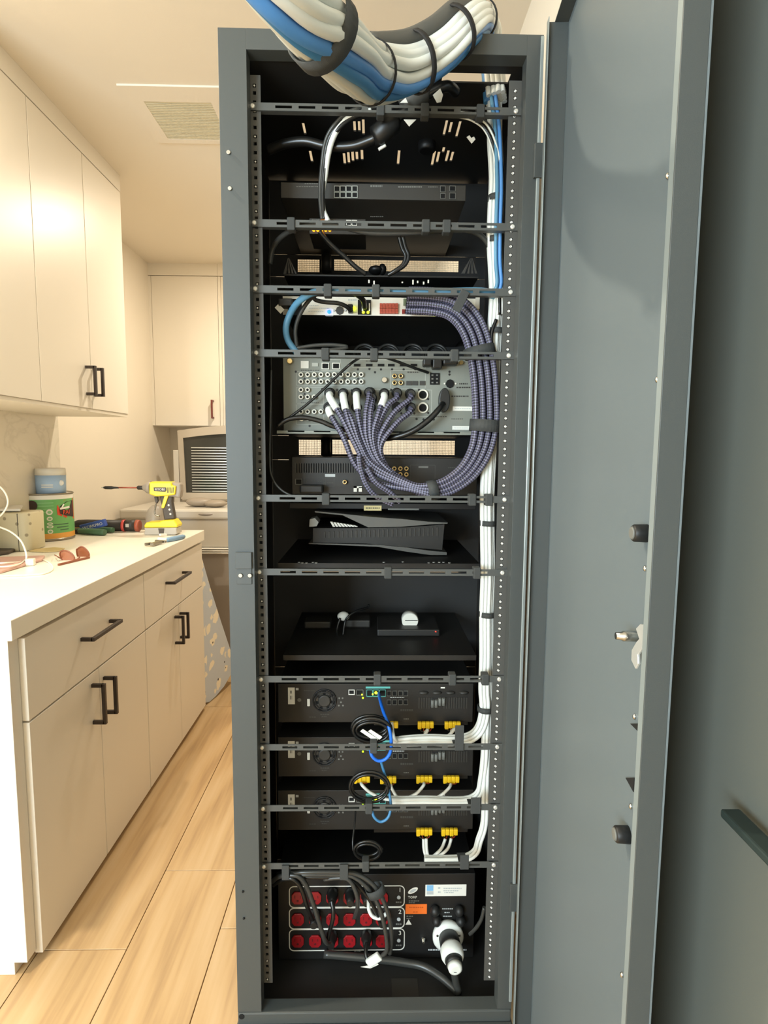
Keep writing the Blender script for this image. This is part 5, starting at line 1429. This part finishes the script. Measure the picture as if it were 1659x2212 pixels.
def disc(ang, z, r, m, nm, off=.001, rz=None):
    c, u, n = onlabel(ang, z, off); b = MB()
    b.prism([c + u * r * math.cos(x) + UZ * (rz or r) * math.sin(x) for x in [2 * math.pi * k / 20 for k in range(20)]], n * .0012); return b.build(nm, m, ct)
disc(1, hh - .046, .0215, 'badge_dark', 'black_spot')
for z, r, rz in ((.120, .0125, .0125), (.092, .011, .0095), (.071, .011, .005), (.058, .0125, .0065), (.037, .0105, .0095)):
    disc(35, z + .006, r, 'can_white', 'label_badge', .001, rz); disc(35, z + .006, r * .6, 'paint_green_lt', 'label_badge', .0024, rz * .5)
def hexa(ang, z, s, m, nm, off):
    b = MB(); pts = [(-1.0, .0), (-.95, .45), (-.1, 1.0), (1.2, 1.1), (1.2, -1.1), (-.1, -.85), (-.95, -.5)]
    q0, q1 = [], []
    for (x, y) in pts:
        c, u, n = onlabel(ang + x * s * 560, z + y * s, off); q0.append(c); q1.append(c + n * .001)
    n_ = len(pts); b.add(q0 + q1, [tuple(range(n_, 2 * n_))] + [(i, (i + 1) % n_, n_ + (i + 1) % n_, n_ + i) for i in range(n_)]); return b.build(nm, m, ct)
hexa(74, hh - .068, .042, 'badge_red', 'emblem', .0012); hexa(75, hh - .068, .033, 'badge_dark', 'emblem', .0026)
c, u, n = onlabel(72, hh - .080, .0042); text('emblem_text', 'PAI', .026, c, u, UZ, 'badge_red', ct, .0003)
c, u, n = onlabel(64, hh - .060, .0042); b = MB(); b.bar(c - u * .014 - UZ * .003, c + u * .03 + UZ * .002, .0016, .008, UZ); b.bar(c - u * .006, c + u * .004 + UZ * .016, .0016, .006, UZ); b.build('emblem_script', 'can_white', ct)
for i in range(3): wrap(hh - .132 - i * .012, hh - .128 - i * .012, 42 + i * 7, 78, 'badge_dark' if False else 'grip_green', 'label_text', .0012)
tz = ZT + hh + .0015; cu_ = P(107, 1040, 2.52); r_ = .0595; h_ = P(106, 1012, 2.46).z - tz
tu = thing('plastic_tub', 'pale blue plastic tub with a milky lid standing on the paint tin', 'tub', (cu_.x, 2.53, tz))
C0 = Vector((cu_.x, 2.53, tz))
MB().lathe(C0, ax, [(0, r_ * .96), (h_ * .72, r_)], 32).build('body', 'tub_blue', tu)
MB().lathe(C0 + UZ * h_ * .72, ax, [(0, r_ + .001), (h_ * .25, r_), (h_ * .28, r_ - .004)], 32).build('lid', 'tub_lid', tu)
a = math.radians(-90 + 68); MB().sphere(C0 + Vector((r_ * math.cos(a), r_ * math.sin(a), h_ * .42)), .012, .006, .012).build('label_picture', 'can_white', tu)
b = MB()
for zz, w0 in ((.33, .05), (.25, .045)):
    v = []
    for k in range(9):
        a = math.radians(-90 - 8 + 44 * k / 8)
        for q in (0, .004): v.append(C0 + Vector(((r_ + .0006) * math.cos(a), (r_ + .0006) * math.sin(a), h_ * zz + q)))
    b.add(v, [(2 * k, 2 * k + 2, 2 * k + 3, 2 * k + 1) for k in range(8)])
b.build('label_print', 'white_plastic', tu, kind='stuff')

# speckled speaker like pot
sp = thing('speckled_pot', 'cream speckled rounded square pot at the left edge of the worktop', 'pot', PZ(20, 1190, ZT))
pl_, pr_ = PZ(-70, 1192, ZT), PZ(77, 1188, ZT); zt2 = P(40, 1107, 2.24).z
pts = []
x0, x1, y0, y1 = pl_.x, pr_.x, 2.215, 2.345
for (cx, cy_, a0) in ((x1 - .03, y1 - .03, 0), (x0 + .03, y1 - .03, 90), (x0 + .03, y0 + .03, 180), (x1 - .03, y0 + .03, 270)):
    for k in range(7): a = math.radians(a0 + 15 * k); pts.append(Vector((cx + .03 * math.cos(a), cy_ + .03 * math.sin(a), ZT + .0006)))
MB().prism(pts, UZ * (zt2 - ZT), True).build('body', 'terrazzo', sp, .006)
xs = PZ(55, 1188, ZT).x
MB().box(xs - .0012, xs + .0012, y0 - .0008, y0 + .01, ZT + .002, zt2 - .002).build('strap_seam', 'tool_dark', sp)
np_ = MB(); q = [Vector((x0 + .02, 2.23, zt2 + .001)), Vector((P(44, 1095, 2.24).x, 2.24, zt2 + .004)), Vector((P(40, 1095, 2.3).x, 2.33, zt2 + .012)), Vector((x0 + .03, 2.33, zt2 + .008))]
np_.prism(q, UZ * .010); tag(np_.build('folded_cloth', 'white_plastic', None, .004), 'folded white cloth lying on top of the speckled pot', 'cloth')

# white charging cables
def wcab(pts, r, label, seg=8): return cable('charging_cable', 'cable_white', pts, r, label, 'cable', None, seg)
wcab([P(-40, 1030, 2.0), P(-8, 1046, 2.0), P(10, 1063, 2.0), P(17, 1085, 2.0), P(8, 1106, 2.0), P(-12, 1124, 2.02), P(-40, 1135, 2.05)], .0030, 'white charging cable arching up at the left edge in front of the splashback')
wcab([P(-25, 1134, 2.0), P(0, 1139, 1.99), P(25, 1150, 1.97), P(45, 1168, 1.96), P(55, 1190, 1.955), P(57, 1206, 1.95), PZ(52, 1212, ZT + .006), PZ(30, 1213, ZT + .006), PZ(8, 1208, ZT + .006), PZ(-20, 1200, ZT + .006)], .0030, 'white charging cable looping over the speckled pot and back to the worktop')
wcab([PZ(-20, 1225, ZT + .012), PZ(20, 1223, ZT + .016), PZ(45, 1217, ZT + .012), PZ(56, 1208, ZT + .006), PZ(75, 1206, ZT + .003), PZ(100, 1212, ZT + .003), PZ(113, 1222, ZT + .003), PZ(112, 1232, ZT + .003), PZ(90, 1240, ZT + .003), PZ(40, 1243, ZT + .003), PZ(-20, 1245, ZT + .003)], .0024, 'white charging cable lying in a wide loop on the worktop')
wcab([PZ(-20, 1218, ZT + .014), PZ(10, 1216, ZT + .016), PZ(40, 1214, ZT + .008), PZ(58, 1210, ZT + .004)], .0026, 'white charging cable crossing the pink folder')
p = PZ(66, 1214, ZT + .012); b = MB(); b.obox(p, Vector((.012, .003, 0)), Vector((-.003, .012, 0)), UZ * .011)
tag(b.build('cable_clip', 'cable_white', None, .002), 'small white square clip holding the charging cables', 'clip')
fo = MB(); q = [PZ(x, y, ZT + .001) for x, y in ((-40, 1246), (5, 1238), (92, 1212), (97, 1204), (-10, 1208), (-40, 1210))]
fo.prism(q[::-1], UZ * .008); tag(fo.build('pink_folder', 'pink_cover', None, .002), 'thin pink folder under the white cables at the left edge of the worktop', 'folder')
dk = MB(); q = [PZ(x, y, ZT + .0014) for x, y in ((-30, 1204), (20, 1197), (33, 1191), (20, 1190), (0, 1186), (-30, 1186))]
dk.prism(q[::-1], UZ * .012); tag(dk.build('dark_case', 'tool_dark', None, .004), 'small dark case in front of the speckled pot', 'case')

# sunglasses lying open on their brow, lenses tipped up
sg = thing('sunglasses', 'brown tortoiseshell sunglasses lying on the front of the worktop', 'sunglasses', PZ(160, 1215, ZT))
def lens(pts, Y):
    b = MB(); q = [P(x, y, Y) for x, y in pts]; b.prism(q, (0, .003, 0)); return b
L1 = [(130, 1192), (138, 1189), (148, 1191), (158, 1199), (161, 1208), (153, 1213), (141, 1214), (133, 1208), (129, 1199)]
L2 = [(165, 1187), (174, 1181), (181, 1182), (190, 1191), (193, 1200), (186, 1204), (171, 1205), (166, 1197)]
for L, Y in ((L1, 2.045), (L2, 2.115)):
    lens(L, Y).build('lens', 'lens_brown', sg, .0008)
    q = smooth([P(x, y, Y - .001) for x, y in L + L[:1]], 3); MB().tube(q, .0022, 6).build('frame_rim', 'frame_brown', sg)
MB().tube(smooth([P(158, 1210, 2.05), PZ(167, 1208, ZT + .006), P(172, 1204, 2.11)], 4), .0028, 6).build('bridge', 'frame_brown', sg)
b = MB(); b.bar(PZ(126, 1220, ZT + .004), PZ(193, 1204, ZT + .004), .007, .007); b.build('brow_bar', 'frame_brown', sg, .001)
for q in ([P(131, 1207, 2.05), PZ(122, 1201, ZT + .02), PZ(118, 1199, ZT + .012)], [P(191, 1198, 2.115), P(180, 1196, 2.16), P(172, 1204, 2.2)]): MB().tube(smooth(q, 4), .0018, 6).build('temple', 'frame_brown', sg)
b = MB(); q = [PZ(x, y, ZT + .0006) for x, y in ((62, 1192), (80, 1187), (118, 1184), (140, 1186), (126, 1192), (95, 1194))]; b.prism(q[::-1], UZ * .004)
tag(b.build('lens_reflection', 'reflection_tan', None, .0015), 'flat tan patch standing for a yellowish lens reflection in front of the paint tin', 'reflection')  # yellowish lens reflection built as a flat tan patch

# cordless impact driver
DY = 2.70
dr_ = thing('impact_driver', 'yellow and grey cordless impact driver with a long screwdriver bit standing on its battery', 'drill', PZ(352, 1160, ZT))
def D_(x, y, Y=DY): return P(140 + .1688 * x, 1020 + .1688 * y, Y)
def slab(pts, y0, y1, nm, m, bev=.004): 
    b = MB().prism([D_(x, y, DY) + Vector((0, y0, 0)) for x, y in pts], (0, y1 - y0, 0)); return b.build(nm, m, dr_, bev)
zo = D_(1260, 808).z - ZT - .0005
dz = -zo
def D_(x, y, Y=DY):
    p = P(140 + .1688 * x, 1020 + .1688 * y, Y); p.z += dz * (1 - 0) ; return p
slab([(1105, 150), (1390, 145), (1500, 155), (1505, 250), (1490, 345), (1400, 330), (1200, 325), (1105, 300)], -.020, .024, 'motor_housing', 'tool_grey', .008)
slab([(1112, 140), (1395, 143), (1402, 182), (1450, 188), (1440, 300), (1345, 312), (1200, 322), (1112, 292)], -.032, -.018, 'yellow_shell', 'tool_yellow', .005)
slab([(1120, 135), (1390, 138), (1390, 165), (1120, 165)], -.030, .028, 'top_shell', 'tool_yellow', .005)
g_ = MB()
for i in range(5): g_.prism([D_(1345 + 18 * i, 205) + Vector((0, -.0325, 0)), D_(1352 + 18 * i, 205) + Vector((0, -.0325, 0)), D_(1348 + 18 * i, 275) + Vector((0, -.0325, 0)), D_(1341 + 18 * i, 275) + Vector((0, -.0325, 0))], (0, -.001, 0))
g_.build('vent_slots', 'tool_dark', dr_)
slab([(1170, 205), (1330, 205), (1335, 240), (1320, 262), (1175, 252)], -.0332, -.0318, 'name_plate', 'tool_dark', .0005)
text('name_text', 'RYOBI', .0155, D_(1251, 232) + Vector((0, -.0338, 0)), UX, UZ, 'can_white', dr_)
slab([(1225, 315), (1390, 318), (1385, 400), (1425, 610), (1285, 630), (1250, 430)], -.016, .016, 'handle', 'tool_dark', .006)
slab([(1300, 305), (1352, 305), (1295, 465), (1278, 475), (1255, 462)], -.024, -.015, 'handle_stripe', 'tool_yellow', .002)
slab([(1150, 330), (1190, 330), (1200, 385), (1180, 420), (1165, 400)], -.008, .008, 'trigger', 'tool_dark', .002)
for y in (435, 490, 548): MB().sphere(D_(1345 + (y - 435) * .2, y) + Vector((0, -.0165, 0)), .005, .0015, .005, 10, 6).build('grip_dot', 'can_white', dr_)
ndx = (-1, 0, 0); c_ = D_(1108, 215)
MB().lathe(c_, ndx, [(0, .030), (.018, .026), (.034, .014), (.038, .012)], 24).build('nose', 'tool_grey', dr_)
c_ = D_(990, 215); MB().lathe(c_, ndx, [(-.012, .0085), (0, .0095), (.018, .0095), (.022, .007)], 16).build('collet', 'tool_black', dr_)
c_ = D_(940, 215); L_ = (D_(940, 215) - D_(660, 215)).x
MB().lathe(c_, ndx, [(0, .0034), (L_, .0034)], 12).build('bit_shaft', 'bit_red', dr_)
MB().lathe(D_(660, 215), ndx, [(-.012, .0036), (.010, .0052), (.022, .0078), (.050, .0075), (.058, .0045)], 16).build('bit_holder', 'tool_black', dr_)
MB().lathe(D_(505, 213), ndx, [(0, .003), (.010, .0022), (.013, .001)], 10).build('bit_tip', 'steel', dr_)
slab([(1075, 648), (1240, 640), (1280, 622), (1425, 612), (1478, 680), (1470, 712), (1050, 716), (1052, 685)], -.034, .034, 'foot', 'tool_yellow', .005)
slab([(1050, 717), (1470, 713), (1462, 735), (1470, 792), (1440, 806), (1065, 808), (1048, 792), (1062, 745)], -.036, .036, 'battery', 'battery_grey', .004)
slab([(1232, 722), (1310, 722), (1300, 800), (1245, 800)], -.0375, -.035, 'battery_latch', 'tool_dark', .001)
MB().tube(smooth([D_(1165, 420), D_(1160, 470), D_(1150, 520), D_(1160, 560), D_(1215, 580)], 4), .0035, 6).build('wire_loop', 'can_metal', dr_)
jg = MB(); c_ = PZ(334, 1146, ZT); c_ = Vector((P(337, 1130, 2.792).x, 2.795, ZT + .0006))
jz = P(337, 1092, 2.792).z - ZT
jg.lathe(c_, ax, [(0, .044), (.004, .047), (jz * .55, .047), (jz * .82, .038), (jz * .97, .022), (jz, .016)], 26)
tag(jg.build('beige_jug', 'tool_grey'), 'rounded greyish beige jug half hidden behind the impact driver', 'jug')

# torch, knife and two pairs of pliers
tc2 = thing('torch', 'black torch with a red ring lying behind the blue knife', 'torch', PZ(250, 1147, ZT))
def T_(x, y, Y): return P(140 + .1688 * x, 1020 + .1688 * y, Y)
TY = 2.775; r0 = .029; z_ = ZT + r0 + .0008
def TX(x): return Vector((T_(x, 690, TY).x, TY, z_))
MB().lathe(TX(120), (1, 0, 0), [(0, .018), (.02, .027), (.06, .0285), ((TX(745) - TX(120)).x, .0275)], 20).build('barrel', 'tool_black', tc2)
MB().lathe(TX(745), (1, 0, 0), [(0, .0288), ((TX(780) - TX(745)).x, .0288)], 22).build('ring', 'torch_red', tc2)
MB().lathe(TX(780), (1, 0, 0), [(0, .0275), ((TX(915) - TX(780)).x, .0285)], 22).build('head', 'tool_black', tc2)
MB().lathe(TX(915), (1, 0, 0), [(0, .0288), (.014, .0285), (.018, .024)], 22).build('lens_bezel', 'bit_red', tc2)
b = MB(); q = TX(830) + Vector((0, -.0285, .004)); b.box(q.x - .008, q.x + .008, q.y - .0015, q.y + .002, q.z - .008, q.z + .008); b.build('switch', 'battery_grey', tc2, .001)
kn = thing('utility_knife', 'blue utility knife with white lettering lying across green plier handles', 'knife', PZ(200, 1147, ZT))
KY = 2.715
a, b_ = T_(205, 722, KY), T_(530, 640, KY)
mb = MB(); mb.bar(a, b_, .020, .034, UZ); mb.build('handle', 'knife_blue', kn, .004)
mb = MB(); mb.bar(T_(85, 722, KY), a, .003, .012, UZ); mb.build('blade', 'steel', kn)
u = (b_ - a).normalized(); text('knife_text', 'WORKPRO', .019, (a + b_) / 2 + Vector((0, -.0103, 0)) - UZ * .002, u, u.cross(Vector((0, 1, 0))) * -1 if u.cross(Vector((0, 1, 0))).z < 0 else u.cross(Vector((0, 1, 0))), 'can_white', kn)
gp_ = thing('green_pliers', 'green handled pliers lying under the blue knife', 'pliers', PZ(210, 1155, ZT))
mb = MB(); mb.tube(smooth([Vector((T_(200, 770, 2.70).x, 2.69, ZT + .014)), Vector((T_(360, 775, 2.69).x, 2.665, ZT + .016)), Vector((T_(535, 780, 2.66).x, 2.645, ZT + .015))], 5), [.011, .012, .013, .0135, .014, .0145, .015, .0155, .0155, .015, .014], 10); mb.build('grip', 'grip_green', gp_)
mb = MB(); mb.tube(smooth([Vector((T_(200, 760, 2.73).x, 2.70, ZT + .014)), Vector((T_(420, 740, 2.73).x, 2.735, ZT + .016)), Vector((T_(615, 745, 2.72).x, 2.725, ZT + .015))], 5), .0125, 10); mb.build('grip', 'grip_green', gp_)
mb = MB(); mb.bar(Vector((T_(95, 775, 2.70).x, 2.70, ZT + .013)), Vector((T_(215, 770, 2.70).x, 2.70, ZT + .013)), .030, .020); mb.build('jaws', 'tool_black', gp_, .004)
bp_ = thing('wire_stripper', 'wire stripper with one pale blue grip at the front edge of the worktop', 'pliers', PZ(360, 1168, ZT))
zz = ZT + .010
def S_(x, y): v = PZ(140 + .1688 * x, 1020 + .1688 * y, zz); return v
MB().tube(smooth([S_(1300, 868), S_(1420, 846), S_(1525, 822)], 5), [.009, .0105, .011, .011, .011, .011, .011, .011, .0105, .010, .008], 10).build('grip', 'grip_blue', bp_)
mb = MB(); mb.bar(S_(1200, 862) + UZ * .004, S_(1310, 868), .018, .014); mb.bar(S_(1215, 835) + UZ * .012, S_(1300, 822) + UZ * .008, .012, .010); mb.build('pivot', 'can_white', bp_, .003)
mb = MB(); mb.bar(S_(1025, 925), S_(1110, 915), .010, .012); mb.bar(S_(1110, 925), S_(1230, 890), .016, .012); mb.bar(S_(1160, 880), S_(1290, 890), .010, .010); mb.build('jaws', 'can_metal', bp_, .002)
